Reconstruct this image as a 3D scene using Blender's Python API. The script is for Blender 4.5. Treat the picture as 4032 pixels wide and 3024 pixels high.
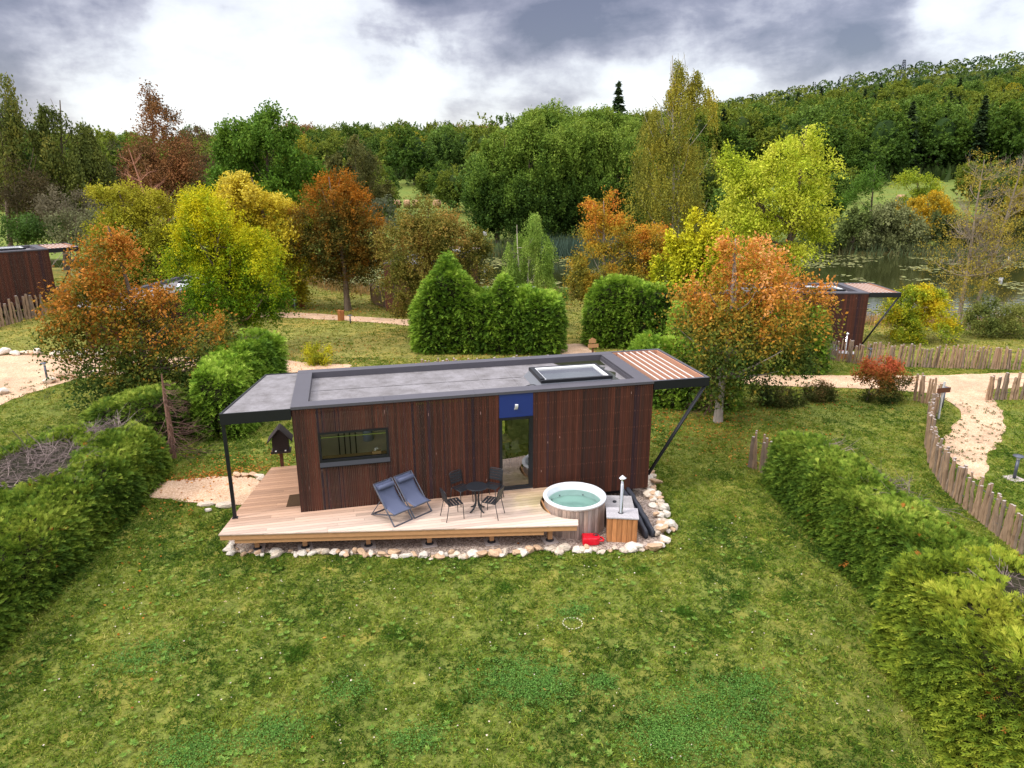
import bpy, bmesh, math, random
import numpy as np
from mathutils import Vector, Matrix, Euler
R = math.radians
for o in list(bpy.data.objects): bpy.data.objects.remove(o)
scene = bpy.context.scene
COL = scene.collection
# ------------------------------------------------------------------ camera
CAM = np.array([1.677, -18.567, 8.996]); YAW, PITCH, ROLL, FPX = .2263, .2928, -.0033, 2795.
cam_d = bpy.data.cameras.new('camera'); cam = bpy.data.objects.new('camera', cam_d); COL.objects.link(cam)
cam_d.sensor_width = 36.; cam_d.lens = FPX / 4032 * 36.; cam_d.clip_start = .1; cam_d.clip_end = 6000
_f = Vector((math.sin(YAW)*math.cos(PITCH), math.cos(YAW)*math.cos(PITCH), -math.sin(PITCH)))
_r = Vector((math.cos(YAW), -math.sin(YAW), 0)); _u = _r.cross(_f)
_r2 = _r*math.cos(ROLL) + _u*math.sin(ROLL); _u2 = -_r*math.sin(ROLL) + _u*math.cos(ROLL)
cam.matrix_world = Matrix(((_r2.x, _u2.x, -_f.x, CAM[0]), (_r2.y, _u2.y, -_f.y, CAM[1]), (_r2.z, _u2.z, -_f.z, CAM[2]), (0, 0, 0, 1)))
scene.camera = cam
scene.render.resolution_x, scene.render.resolution_y = 1024, 768
scene.view_settings.view_transform = 'Standard'; scene.view_settings.look = 'None'
scene.view_settings.exposure = 0.66; scene.view_settings.gamma = 1.0
# pixel (2212 wide survey grid) -> direction, used to survey where real things stand
K = 4032/2212.
def ray(u, v):
    d = _f + _r2*((u*K-2016)/FPX) - _u2*((v*K-1512)/FPX)
    return np.array(d)
FW = np.array([math.sin(YAW), math.cos(YAW)]); RT = np.array([math.cos(YAW), -math.sin(YAW)])
def W(u, v, dh):                      # point at plan depth dh
    d = ray(u, v); return CAM + d*(dh/(d[0]*FW[0]+d[1]*FW[1]))
def atz(u, v, z):
    d = ray(u, v); return CAM + d*((z-CAM[2])/d[2])
def plan(lat, dep): return CAM[:2] + RT*lat + FW*dep
# ------------------------------------------------------------------ sky and sun (broken overcast)
SUN_EL, SUN_AZ = 41., 258.            # azimuth clockwise from +Y
world = bpy.data.worlds.new("World"); scene.world = world; world.use_nodes = True
nt = world.node_tree; nt.nodes.clear()
def N(nt, t, **kw):
    n = nt.nodes.new(t)
    for k, v in kw.items():
        if k.startswith('i_'): n.inputs[k[2:].replace('_', ' ')].default_value = v
        else: setattr(n, k, v)
    return n
out = N(nt, 'ShaderNodeOutputWorld'); add = N(nt, 'ShaderNodeAddShader')
sky = N(nt, 'ShaderNodeTexSky', sky_type='NISHITA', sun_disc=False, sun_elevation=R(SUN_EL), sun_rotation=R(SUN_AZ))
bg1 = N(nt, 'ShaderNodeBackground'); bg1.inputs[1].default_value = .03
nt.links.new(sky.outputs[0], bg1.inputs[0])
tc = N(nt, 'ShaderNodeTexCoord'); sep = N(nt, 'ShaderNodeSeparateXYZ'); nt.links.new(tc.outputs['Generated'], sep.inputs[0])
def mth(op, a, b=None, c=None, nt=nt, clamp=False):
    n = nt.nodes.new('ShaderNodeMath'); n.operation = op; n.use_clamp = clamp
    for i, x in enumerate((a, b, c)):
        if x is None: continue
        if isinstance(x, (int, float)): n.inputs[i].default_value = x
        else: nt.links.new(x, n.inputs[i])
    return n.outputs[0]
zc = mth('ADD', mth('MAXIMUM', sep.outputs[2], 0.), .22)
px = mth('DIVIDE', sep.outputs[0], zc); py = mth('DIVIDE', sep.outputs[1], zc)
cb = N(nt, 'ShaderNodeCombineXYZ'); nt.links.new(px, cb.inputs[0]); nt.links.new(py, cb.inputs[1])
nz = N(nt, 'ShaderNodeTexNoise'); nz.inputs['Scale'].default_value = 1.15; nz.inputs['Detail'].default_value = 7; nz.inputs['Roughness'].default_value = .52; nz.inputs['Distortion'].default_value = .25
nt.links.new(cb.outputs[0], nz.inputs['Vector'])
# wispy warp of the view direction so cloud banks have torn edges
nw = N(nt, 'ShaderNodeTexNoise'); nw.inputs['Scale'].default_value = 5.5; nw.inputs['Detail'].default_value = 6; nw.inputs['Roughness'].default_value = .6
nt.links.new(tc.outputs['Generated'], nw.inputs['Vector'])
vs = N(nt, 'ShaderNodeVectorMath', operation='SUBTRACT'); nt.links.new(nw.outputs['Color'], vs.inputs[0]); vs.inputs[1].default_value = (.5, .5, .5)
vm = N(nt, 'ShaderNodeVectorMath', operation='SCALE'); nt.links.new(vs.outputs[0], vm.inputs[0]); vm.inputs['Scale'].default_value = .20
va = N(nt, 'ShaderNodeVectorMath', operation='ADD'); nt.links.new(tc.outputs['Generated'], va.inputs[0]); nt.links.new(vm.outputs[0], va.inputs[1])
acc = mth('MULTIPLY_ADD', mth('SUBTRACT', nz.outputs['Fac'], .5), 1.0, .70)
# cloud banks: (u, v, radius in survey px, weight), negative = dark bank
BANKS = [(120, 10, 270, -.5), (-60, 130, 220, -.35), (330, 140, 200, .35), (300, 240, 300, .25), (560, 150, 250, .38), (750, 240, 250, .2), (930, 170, 120, .6), (960, 260, 260, .2), (1400, 230, 260, .22), (1750, 230, 240, .15), (1180, 110, 90, .22), (1480, 100, 110, .25), (900, -10, 200, -.46),
         (1090, 30, 240, -.46), (1330, 20, 230, -.5), (1620, 30, 270, -.5), (1880, 50, 210, -.52), (1240, 150, 190, -.08), (1520, 210, 260, .12), (2020, 10, 110, .5), (2200, 50, 150, -.22), (2300, 150, 200, .12)]
mp2 = N(nt, 'ShaderNodeMapping'); nt.links.new(tc.outputs['Generated'], mp2.inputs[0]); mp2.inputs['Scale'].default_value = (1, 1, 2.1)
n5 = N(nt, 'ShaderNodeTexNoise'); n5.inputs['Scale'].default_value = 6.5; n5.inputs['Detail'].default_value = 8; n5.inputs['Roughness'].default_value = .58; n5.inputs['Distortion'].default_value = .15; nt.links.new(mp2.outputs[0], n5.inputs['Vector'])
acc = mth('ADD', acc, mth('MULTIPLY', mth('SUBTRACT', n5.outputs['Fac'], .5), 1.9))
for (bu, bv, br, bw) in BANKS:
    d = Vector(ray(bu, bv)).normalized(); rad = br*K/FPX
    dist = N(nt, 'ShaderNodeVectorMath', operation='DISTANCE'); nt.links.new(va.outputs[0], dist.inputs[0]); dist.inputs[1].default_value = d
    mr = N(nt, 'ShaderNodeMapRange', interpolation_type='SMOOTHSTEP'); nt.links.new(dist.outputs['Value'], mr.inputs[0])
    mr.inputs[1].default_value = 0; mr.inputs[2].default_value = rad; mr.inputs[3].default_value = bw; mr.inputs[4].default_value = 0
    acc = mth('ADD', acc, mr.outputs[0])
ramp = N(nt, 'ShaderNodeValToRGB'); nt.links.new(acc, ramp.inputs[0])
cr = ramp.color_ramp; cr.elements[0].position = .0; cr.elements[0].color = (.115, .095, .145, 1); cr.elements[1].position = 1.; cr.elements[1].color = (.93, .93, .95, 1)
for p, c in ((.28, (.265, .235, .30, 1)), (.5, (.50, .47, .53, 1)), (.72, (.78, .77, .80, 1))):
    e = cr.elements.new(p); e.color = c
# an overcast sky is brightest overhead
mz = N(nt, 'ShaderNodeMapRange', interpolation_type='SMOOTHSTEP'); nt.links.new(sep.outputs[2], mz.inputs[0])
mz.inputs[1].default_value = .34; mz.inputs[2].default_value = .85; mz.inputs[3].default_value = .60; mz.inputs[4].default_value = 2.3
bg2 = N(nt, 'ShaderNodeBackground'); nt.links.new(ramp.outputs[0], bg2.inputs[0]); nt.links.new(mz.outputs[0], bg2.inputs[1])
nt.links.new(bg1.outputs[0], add.inputs[0]); nt.links.new(bg2.outputs[0], add.inputs[1]); nt.links.new(add.outputs[0], out.inputs[0])
sl = bpy.data.lights.new('sun', 'SUN'); sl.energy = 1.5; sl.angle = R(11); sl.color = (1, .955, .88)
so = bpy.data.objects.new('sun', sl); COL.objects.link(so)
sd = Vector((math.sin(R(SUN_AZ))*math.cos(R(SUN_EL)), math.cos(R(SUN_AZ))*math.cos(R(SUN_EL)), math.sin(R(SUN_EL))))
so.rotation_euler = (-sd).to_track_quat('-Z', 'Y').to_euler(); so.location = (-20, -20, 40)

# ------------------------------------------------------------------ materials
MAT = {}
def newmat(name):
    m = bpy.data.materials.new(name); m.use_nodes = True; MAT[name] = m
    nt = m.node_tree; return m, nt, nt.nodes['Principled BSDF']
def simple(name, col, rough=.6, metal=0., noise=0., nscale=8., bump=0., spec=.5, stretch=None):
    m, nt, b = newmat(name)
    b.inputs['Base Color'].default_value = (*col, 1); b.inputs['Roughness'].default_value = rough; b.inputs['Metallic'].default_value = metal
    b.inputs['Specular IOR Level'].default_value = spec
    if noise or bump:
        tc = N(nt, 'ShaderNodeTexCoord'); mp = N(nt, 'ShaderNodeMapping'); nt.links.new(tc.outputs['Object'], mp.inputs[0])
        if stretch: mp.inputs['Scale'].default_value = stretch
        n = N(nt, 'ShaderNodeTexNoise'); n.inputs['Scale'].default_value = nscale; n.inputs['Detail'].default_value = 6; nt.links.new(mp.outputs[0], n.inputs['Vector'])
        if noise:
            mx = N(nt, 'ShaderNodeMix', data_type='RGBA'); nt.links.new(n.outputs['Fac'], mx.inputs[0])
            mx.inputs[6].default_value = (*[max(0, c*(1-noise*1.6)) for c in col], 1); mx.inputs[7].default_value = (*[min(1, c*(1+noise*1.6)) for c in col], 1)
            nt.links.new(mx.outputs[2], b.inputs['Base Color'])
        if bump:
            bp = N(nt, 'ShaderNodeBump'); bp.inputs['Strength'].default_value = bump; bp.inputs['Distance'].default_value = .02
            nt.links.new(n.outputs['Fac'], bp.inputs['Height']); nt.links.new(bp.outputs[0], b.inputs['Normal'])
    return m
def attrmat(name, rough=.7, noise=.3, nscale=10., stretch=(1, 1, 1), trans=0., bump=0., spec=.3, fine=0.):
    # base colour from the face attribute 'col' (each plank / stone / leaf its own tone) broken up by noise
    m, nt, b = newmat(name)
    at = N(nt, 'ShaderNodeAttribute', attribute_name='col')
    b.inputs['Roughness'].default_value = rough; b.inputs['Specular IOR Level'].default_value = spec
    src = at.outputs['Color']
    if noise or bump:
        tc = N(nt, 'ShaderNodeTexCoord'); mp = N(nt, 'ShaderNodeMapping'); nt.links.new(tc.outputs['Object'], mp.inputs[0]); mp.inputs['Scale'].default_value = stretch
        n = N(nt, 'ShaderNodeTexNoise'); n.inputs['Scale'].default_value = nscale; n.inputs['Detail'].default_value = 7; n.inputs['Roughness'].default_value = .6; nt.links.new(mp.outputs[0], n.inputs['Vector'])
        f = mth('MULTIPLY_ADD', mth('SUBTRACT', n.outputs['Fac'], .5, nt=nt), noise*5, 1., nt=nt)
        vmx = N(nt, 'ShaderNodeVectorMath', operation='SCALE'); nt.links.new(src, vmx.inputs[0]); nt.links.new(mth('MAXIMUM', f, .12, nt=nt), vmx.inputs['Scale']); src = vmx.outputs[0]
        if bump:
            bp = N(nt, 'ShaderNodeBump'); bp.inputs['Strength'].default_value = bump; bp.inputs['Distance'].default_value = .03
            nt.links.new(n.outputs['Fac'], bp.inputs['Height']); nt.links.new(bp.outputs[0], b.inputs['Normal'])
    nt.links.new(src, b.inputs['Base Color'])
    if trans:
        t = N(nt, 'ShaderNodeBsdfTranslucent'); nt.links.new(src, t.inputs[0]); mx = N(nt, 'ShaderNodeMixShader'); mx.inputs[0].default_value = trans
        nt.links.new(b.outputs[0], mx.inputs[1]); nt.links.new(t.outputs[0], mx.inputs[2]); nt.links.new(mx.outputs[0], nt.nodes['Material Output'].inputs[0])
    return m
attrmat('leaf', .7, .0, trans=.32, spec=.12)
attrmat('needle', .7, .0, trans=.2, spec=.12)
attrmat('grass', .7, 0., trans=.25, spec=.12)
attrmat('cladding', .75, .22, 3.0, (9, 9, .8), spec=.25)
attrmat('deckwood', .62, .12, 2.2, (.7, 12, 12), spec=.3)
attrmat('stave', .75, .22, 4., (7, 7, .8), spec=.25)
attrmat('rock', .9, .16, 7., bump=.8, spec=.2)
attrmat('palewood', .9, .25, 5., (8, 8, .9), bump=.6, spec=.15)
attrmat('bark', .92, .3, 3., (6, 6, 1.2), bump=.8, spec=.15)
attrmat('plain', .7, 0.)
simple('black_metal', (.012, .013, .017), .42, .3, spec=.5)
simple('chair_metal', (.016, .019, .024), .4, .2)
simple('grey_metal', (.10, .11, .14), .4, .4)
simple('cap_metal', (.085, .08, .095), .5, .15, noise=.06, nscale=3)
simple('steel', (.75, .75, .74), .16, 1.)
simple('flashing', (.30, .31, .34), .38, .6)
simple('canvas', (.085, .10, .165), .85, noise=.06, nscale=60)
simple('blue_panel', (.008, .026, .155), .5, noise=.03, nscale=2)
simple('white_plastic', (.78, .78, .78), .35)
simple('tub_white', (.74, .76, .78), .3)
simple('black_rubber', (.02, .021, .026), .6, noise=.2, nscale=9)
simple('cover_vinyl', (.028, .031, .042), .5, noise=.35, nscale=5, bump=.35, stretch=(5, 1, 1))
simple('red_plastic', (.72, .006, .022), .36)
simple('dark_wood', (.022, .012, .011), .75, noise=.25, nscale=14, stretch=(6, 6, 1))
simple('brown_wood', (.11, .035, .014), .7, noise=.25, nscale=14, stretch=(6, 6, 1))
simple('plywood', (.84, .80, .60), .7, noise=.08, nscale=5)
simple('oak', (.5, .33, .15), .6, noise=.1, nscale=9, stretch=(1, 8, 8))
simple('floor_wood', (.24, .13, .055), .45, noise=.2, nscale=6, stretch=(1, 10, 10))
simple('concrete', (.42, .36, .33), .9, noise=.15, nscale=14, bump=.3)
simple('doormat', (.075, .038, .012), .98, noise=.3, nscale=160, bump=.6)
simple('robe', (.45, .55, .78), .9)
simple('paper', (.8, .8, .8), .8)
simple('soil_under', (.05, .04, .03), .95)
def wood_new(name, col): return simple(name, col, .65, noise=.16, nscale=5, stretch=(1, 7, 7))
wood_new('beam_wood', (.52, .27, .12)); simple('rafter_wood', (.50, .26, .17), .7, noise=.16, nscale=5, stretch=(7, 1, 7)); simple('rafter_top', (.60, .54, .50), .7)
# glass: transparent with a mirror coat
def glassmat(name, tint, k, rough=0.0):
    m, nt, b = newmat(name); nt.nodes.remove(b)
    t = N(nt, 'ShaderNodeBsdfTransparent'); t.inputs[0].default_value = (*tint, 1); g = N(nt, 'ShaderNodeBsdfGlossy'); g.inputs['Roughness'].default_value = rough
    fr = N(nt, 'ShaderNodeFresnel'); fr.inputs[0].default_value = 1.5; mx = N(nt, 'ShaderNodeMixShader')
    nt.links.new(mth('ADD', fr.outputs[0], k, nt=nt, clamp=True), mx.inputs[0]); nt.links.new(t.outputs[0], mx.inputs[1]); nt.links.new(g.outputs[0], mx.inputs[2])
    nt.links.new(mx.outputs[0], nt.nodes['Material Output'].inputs[0]); return m
_m = MAT['deckwood']; _nt = _m.node_tree; _b = _nt.nodes['Principled BSDF']; _src = _b.inputs['Base Color'].links[0].from_socket
_tc = N(_nt, 'ShaderNodeTexCoord'); _d = N(_nt, 'ShaderNodeVectorMath', operation='DISTANCE'); _nt.links.new(_tc.outputs['Object'], _d.inputs[0]); _d.inputs[1].default_value = (6.45, -.75, 0)
_n = N(_nt, 'ShaderNodeTexNoise'); _n.inputs['Scale'].default_value = 2.4; _n.inputs['Detail'].default_value = 5; _nt.links.new(_tc.outputs['Object'], _n.inputs['Vector'])
_r = N(_nt, 'ShaderNodeMapRange', interpolation_type='SMOOTHSTEP'); _nt.links.new(mth('ADD', _d.outputs['Value'], mth('MULTIPLY', _n.outputs['Fac'], 1.6, nt=_nt), nt=_nt), _r.inputs[0]); _r.inputs[1].default_value = .7; _r.inputs[2].default_value = 2.1; _r.inputs[3].default_value = .8; _r.inputs[4].default_value = 0
_x = N(_nt, 'ShaderNodeMix', data_type='RGBA', blend_type='MULTIPLY'); _nt.links.new(_r.outputs[0], _x.inputs[0]); _nt.links.new(_src, _x.inputs[6]); _x.inputs[7].default_value = (.66, .72, .42, 1); _nt.links.new(_x.outputs[2], _b.inputs['Base Color'])
glassmat('pane_glass', (.78, .80, .66), .16); glassmat('window_glass', (.96, .96, .88), .0); glassmat('skylight_glass', (.5, .56, .52), .42, .12)
glassmat('tub_water', (.74, .97, .86), .0, .01)
# pond
m, nt, b = newmat('pond'); b.inputs['Base Color'].default_value = (.026, .030, .009, 1); b.inputs['Roughness'].default_value = .07; b.inputs['Specular IOR Level'].default_value = .55
tc = N(nt, 'ShaderNodeTexCoord'); n = N(nt, 'ShaderNodeTexNoise'); n.inputs['Scale'].default_value = 1.6; n.inputs['Detail'].default_value = 3; nt.links.new(tc.outputs['Object'], n.inputs['Vector'])
bp = N(nt, 'ShaderNodeBump'); bp.inputs['Strength'].default_value = .10; bp.inputs['Distance'].default_value = .05; nt.links.new(n.outputs['Fac'], bp.inputs['Height']); nt.links.new(bp.outputs[0], b.inputs['Normal'])
# roof membrane: grey felt with lichen blotches
m, nt, b = newmat('membrane'); tc = N(nt, 'ShaderNodeTexCoord')
n1 = N(nt, 'ShaderNodeTexNoise'); n1.inputs['Scale'].default_value = 2.2; n1.inputs['Detail'].default_value = 9; n1.inputs['Roughness'].default_value = .7
n2 = N(nt, 'ShaderNodeTexNoise'); n2.inputs['Scale'].default_value = 38; n2.inputs['Detail'].default_value = 4
for n in (n1, n2): nt.links.new(tc.outputs['Object'], n.inputs['Vector'])
rp = N(nt, 'ShaderNodeValToRGB'); rp.color_ramp.elements[0].position = .28; rp.color_ramp.elements[0].color = (.085, .075, .07, 1); rp.color_ramp.elements[1].position = .66; rp.color_ramp.elements[1].color = (.27, .255, .265, 1)
nt.links.new(mth('ADD', mth('MULTIPLY', n1.outputs['Fac'], .75, nt=nt), mth('MULTIPLY', n2.outputs['Fac'], .25, nt=nt), nt=nt), rp.inputs[0]); nt.links.new(rp.outputs[0], b.inputs['Base Color']); b.inputs['Roughness'].default_value = .8
# gravel
def gravel(name, c1, c2, c3, sc=28.):
    m, nt, b = newmat(name); tc = N(nt, 'ShaderNodeTexCoord'); v = N(nt, 'ShaderNodeTexVoronoi'); v.inputs['Scale'].default_value = sc; nt.links.new(tc.outputs['Object'], v.inputs['Vector'])
    n = N(nt, 'ShaderNodeTexNoise'); n.inputs['Scale'].default_value = .9; n.inputs['Detail'].default_value = 6; nt.links.new(tc.outputs['Object'], n.inputs['Vector'])
    sp = N(nt, 'ShaderNodeSeparateColor'); nt.links.new(v.outputs['Color'], sp.inputs[0])
    r = N(nt, 'ShaderNodeValToRGB'); nt.links.new(sp.outputs[0], r.inputs[0]); e = r.color_ramp
    e.elements[0].color = (*c1, 1); e.elements[1].color = (*c3, 1); k = e.elements.new(.5); k.color = (*c2, 1)
    f = mth('MULTIPLY_ADD', mth('SUBTRACT', n.outputs['Fac'], .5, nt=nt), 1.1, 1., nt=nt)
    s = N(nt, 'ShaderNodeVectorMath', operation='SCALE'); nt.links.new(r.outputs[0], s.inputs[0]); nt.links.new(f, s.inputs['Scale']); nt.links.new(s.outputs[0], b.inputs['Base Color'])
    bp = N(nt, 'ShaderNodeBump'); bp.inputs['Strength'].default_value = .6; bp.inputs['Distance'].default_value = .015; nt.links.new(v.outputs['Distance'], bp.inputs['Height']); nt.links.new(bp.outputs[0], b.inputs['Normal']); b.inputs['Roughness'].default_value = .9
gravel('path_gravel', (.42, .25, .14), (.55, .36, .22), (.66, .47, .32))
gravel('pebble_gravel', (.12, .09, .07), (.30, .22, .17), (.52, .43, .36), 30.)
# ground: attribute gcol (mown lawn / meadow / forest floor) with patches
m, nt, b = newmat('ground'); tc = N(nt, 'ShaderNodeTexCoord'); at = N(nt, 'ShaderNodeAttribute', attribute_name='gcol')
def nzn(s, d=6, r=.6):
    n = N(nt, 'ShaderNodeTexNoise'); n.inputs['Scale'].default_value = s; n.inputs['Detail'].default_value = d; n.inputs['Roughness'].default_value = r; nt.links.new(tc.outputs['Object'], n.inputs['Vector']); return n.outputs['Fac']
big, mid, fine = nzn(.22), nzn(1.7, 8, .65), nzn(14., 8, .75)
f = mth('ADD', mth('MULTIPLY_ADD', mth('SUBTRACT', fine, .5, nt=nt), 2.4, 1., nt=nt), mth('MULTIPLY', mth('SUBTRACT', mid, .5, nt=nt), 1.6, nt=nt), nt=nt)
s = N(nt, 'ShaderNodeVectorMath', operation='SCALE'); nt.links.new(at.outputs['Color'], s.inputs[0]); nt.links.new(mth('MAXIMUM', f, .2, nt=nt), s.inputs['Scale'])
mr = N(nt, 'ShaderNodeMapRange'); nt.links.new(mth('ADD', mth('MULTIPLY', mid, .55, nt=nt), mth('MULTIPLY', big, .45, nt=nt), nt=nt), mr.inputs[0]); mr.inputs[1].default_value = .49; mr.inputs[2].default_value = .64
mx = N(nt, 'ShaderNodeMix', data_type='RGBA', blend_type='MULTIPLY'); nt.links.new(mr.outputs[0], mx.inputs[0]); nt.links.new(s.outputs[0], mx.inputs[6]); mx.inputs[7].default_value = (1.45, 1.06, 1.1, 1)
nt.links.new(mx.outputs[2], b.inputs['Base Color']); b.inputs['Roughness'].default_value = .95; b.inputs['Specular IOR Level'].default_value = .1
bp = N(nt, 'ShaderNodeBump'); bp.inputs['Strength'].default_value = .8; bp.inputs['Distance'].default_value = .05; nt.links.new(fine, bp.inputs['Height']); nt.links.new(bp.outputs[0], b.inputs['Normal'])

# ------------------------------------------------------------------ object helpers
def tag(o, label=None, cat=None, group=None, kind=None):
    if label: o['label'] = label
    if cat: o['category'] = cat
    if group: o['group'] = group
    if kind: o['kind'] = kind
    return o
def thing(name, label, cat, loc=(0, 0, 0), rz=0., group=None):
    o = bpy.data.objects.new(name, None); COL.objects.link(o); o.location = loc; o.rotation_euler = (0, 0, rz); o.empty_display_size = .2
    return tag(o, label, cat, group)
def link(name, me, parent=None):
    o = bpy.data.objects.new(name, me); COL.objects.link(o)
    if parent is not None: o.parent = parent
    return o
def npmesh(name, V, F, mats, parent=None, fcol=None, midx=None, smooth=False, attr='col'):
    V = np.asarray(V, np.float32); F = np.asarray(F, np.int32); k = F.shape[1]; nf = len(F)
    me = bpy.data.meshes.new(name); me.vertices.add(len(V)); me.vertices.foreach_set('co', V.ravel())
    me.loops.add(nf*k); me.loops.foreach_set('vertex_index', F.ravel()); me.polygons.add(nf)
    me.polygons.foreach_set('loop_start', np.arange(0, nf*k, k, dtype=np.int32)); me.polygons.foreach_set('loop_total', np.full(nf, k, np.int32))
    if smooth: me.polygons.foreach_set('use_smooth', np.ones(nf, bool))
    for m in (mats if isinstance(mats, (list, tuple)) else [mats]): me.materials.append(MAT[m])
    if midx is not None: me.polygons.foreach_set('material_index', np.asarray(midx, np.int32))
    if fcol is not None:
        a = me.attributes.new(attr, 'FLOAT_COLOR', 'FACE'); c = np.ones((nf, 4), np.float32); c[:, :3] = np.clip(fcol, 0, 1); a.data.foreach_set('color', c.ravel())
    me.update(calc_edges=True); me.validate(clean_customdata=False)
    return link(name, me, parent)
class MB:
    def __init__(s): s.v = []; s.f = []; s.m = []; s.c = []; s.T = Matrix.Identity(4); s.col = (.5, .5, .5); s.mi = 0; s.sm = []; s.smooth = False
    def add(s, vs, fs):
        b = len(s.v); s.v += [tuple(s.T @ Vector(p)) for p in vs]; s.f += [tuple(i+b for i in f) for f in fs]; s.m += [s.mi]*len(fs); s.c += [s.col]*len(fs); s.sm += [s.smooth]*len(fs)
    def box(s, x0, x1, y0, y1, z0, z1):
        s.add([(x0, y0, z0), (x1, y0, z0), (x1, y1, z0), (x0, y1, z0), (x0, y0, z1), (x1, y0, z1), (x1, y1, z1), (x0, y1, z1)],
              [(0, 3, 2, 1), (4, 5, 6, 7), (0, 1, 5, 4), (1, 2, 6, 5), (2, 3, 7, 6), (3, 0, 4, 7)])
    def prism(s, pts, z0, z1):
        n = len(pts); s.add([(x, y, z0) for x, y in pts]+[(x, y, z1) for x, y in pts], [tuple(range(n-1, -1, -1)), tuple(range(n, 2*n))]+[(i, (i+1) % n, n+(i+1) % n, n+i) for i in range(n)])
    def bar(s, a, b, w, h=None, up=(0, 0, 1)):
        h = h or w; a, b = Vector(a), Vector(b); d = (b-a).normalized(); u = Vector(up)
        if abs(d.dot(u)) > .97: u = Vector((0, 1, 0))
        x = d.cross(u).normalized(); z = x.cross(d)
        q = [(-w/2, -h/2), (w/2, -h/2), (w/2, h/2), (-w/2, h/2)]
        s.add([a+x*i+z*j for i, j in q]+[b+x*i+z*j for i, j in q], [(3, 2, 1, 0), (4, 5, 6, 7)]+[(i, (i+1) % 4, 4+(i+1) % 4, 4+i) for i in range(4)])
    def tube(s, pts, rad, n=8, caps=True):
        pts = [Vector(p) for p in pts]; rad = rad if isinstance(rad, (list, tuple)) else [rad]*len(pts); vs = []; fs = []; ref = None
        for i, p in enumerate(pts):
            d = (pts[min(i+1, len(pts)-1)]-pts[max(i-1, 0)]).normalized()
            if ref is None: ref = d.orthogonal().normalized()
            x = (ref-d*ref.dot(d)).normalized(); ref = x; y = d.cross(x)
            for k in range(n): a = 2*math.pi*k/n; vs.append(p+(x*math.cos(a)+y*math.sin(a))*rad[i])
        for i in range(len(pts)-1):
            for k in range(n): fs.append((i*n+k, i*n+(k+1) % n, (i+1)*n+(k+1) % n, (i+1)*n+k))
        if caps: fs += [tuple(range(n-1, -1, -1)), tuple(range((len(pts)-1)*n, len(pts)*n))]
        s.add(vs, fs)
    def lathe(s, prof, n=32, close=False, c=(0, 0)):
        vs = [(c[0]+r*math.cos(2*math.pi*k/n), c[1]+r*math.sin(2*math.pi*k/n), z) for r, z in prof for k in range(n)]; m = len(prof); fs = []
        for i in range(m-1 if not close else m):
            j = (i+1) % m
            for k in range(n): fs.append((i*n+k, i*n+(k+1) % n, j*n+(k+1) % n, j*n+k))
        s.add(vs, fs)
    def build(s, name, mats, parent=None, bevel=0.):
        me = bpy.data.meshes.new(name); me.from_pydata(s.v, [], s.f)
        for m in (mats if isinstance(mats, (list, tuple)) else [mats]): me.materials.append(MAT[m])
        me.polygons.foreach_set('material_index', s.m); me.polygons.foreach_set('use_smooth', s.sm)
        a = me.attributes.new('col', 'FLOAT_COLOR', 'FACE'); c = np.ones((len(s.f), 4), np.float32); c[:, :3] = s.c; a.data.foreach_set('color', c.ravel()); me.update()
        o = link(name, me, parent)
        if bevel: b = o.modifiers.new('bevel', 'BEVEL'); b.width = bevel; b.segments = 2; b.limit_method = 'ANGLE'
        return o
def copy_tree(o, parent=None, skip=()):
    c = o.copy(); COL.objects.link(c); c.parent = parent
    for ch in [x for x in ALLCH(o)]:
        if ch.name.split('.')[0] not in skip: copy_tree(ch, c, skip)
    return c
def ALLCH(o): return [x for x in COL.objects if x.parent == o]
rng = np.random.default_rng(7); random.seed(7)
_k = np.random.default_rng(3).normal(size=(9, 3)); _ph = np.random.default_rng(4).uniform(0, 6.28, 9)
def n3(P, s=1.):                       # cheap smooth 3-D noise, about -1..1
    P = np.atleast_2d(P)[:, :3]*s; a = np.zeros(len(P))
    for i in range(9): a += np.sin(P @ _k[i]*(1+.35*i)+_ph[i]+1.3*np.sin(P @ _k[(i+3) % 9]*.7))/(1+.12*i)
    return a/4.2
def unit(a): return a/np.maximum(np.linalg.norm(a, axis=-1, keepdims=True), 1e-9)
def sstep(x, a, b): t = np.clip((x-a)/(b-a), 0, 1); return t*t*(3-2*t)

# ------------------------------------------------------------------ terrain
GZ = -.70
POND = [(-60, 80), (-23.8, 72), (-11.5, 64.5), (6, 63), (17, 57), (27, 51), (33.6, 51), (45, 50), (60, 50), (120, 46), (120, 92), (67, 94), (40, 97), (20, 101), (8, 99), (-2, 96), (-24, 93), (-60, 90)]
def polydist(L, D, poly):
    P = np.stack([L, D], -1); best = np.full(len(L), 1e9); ins = np.zeros(len(L), bool); n = len(poly)
    for i in range(n):
        a = np.array(poly[i]); b = np.array(poly[(i+1) % n]); ab = b-a; t = np.clip(((P-a) @ ab)/(ab @ ab), 0, 1); best = np.minimum(best, np.linalg.norm(P-a-t[:, None]*ab, axis=1))
        c = (a[1] > P[:, 1]) != (b[1] > P[:, 1]); dy = b[1]-a[1] if b[1] != a[1] else 1e-9
        ins ^= c & (P[:, 0] < (b[0]-a[0])*(P[:, 1]-a[1])/dy+a[0])
    return np.where(ins, -best, best)
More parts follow.
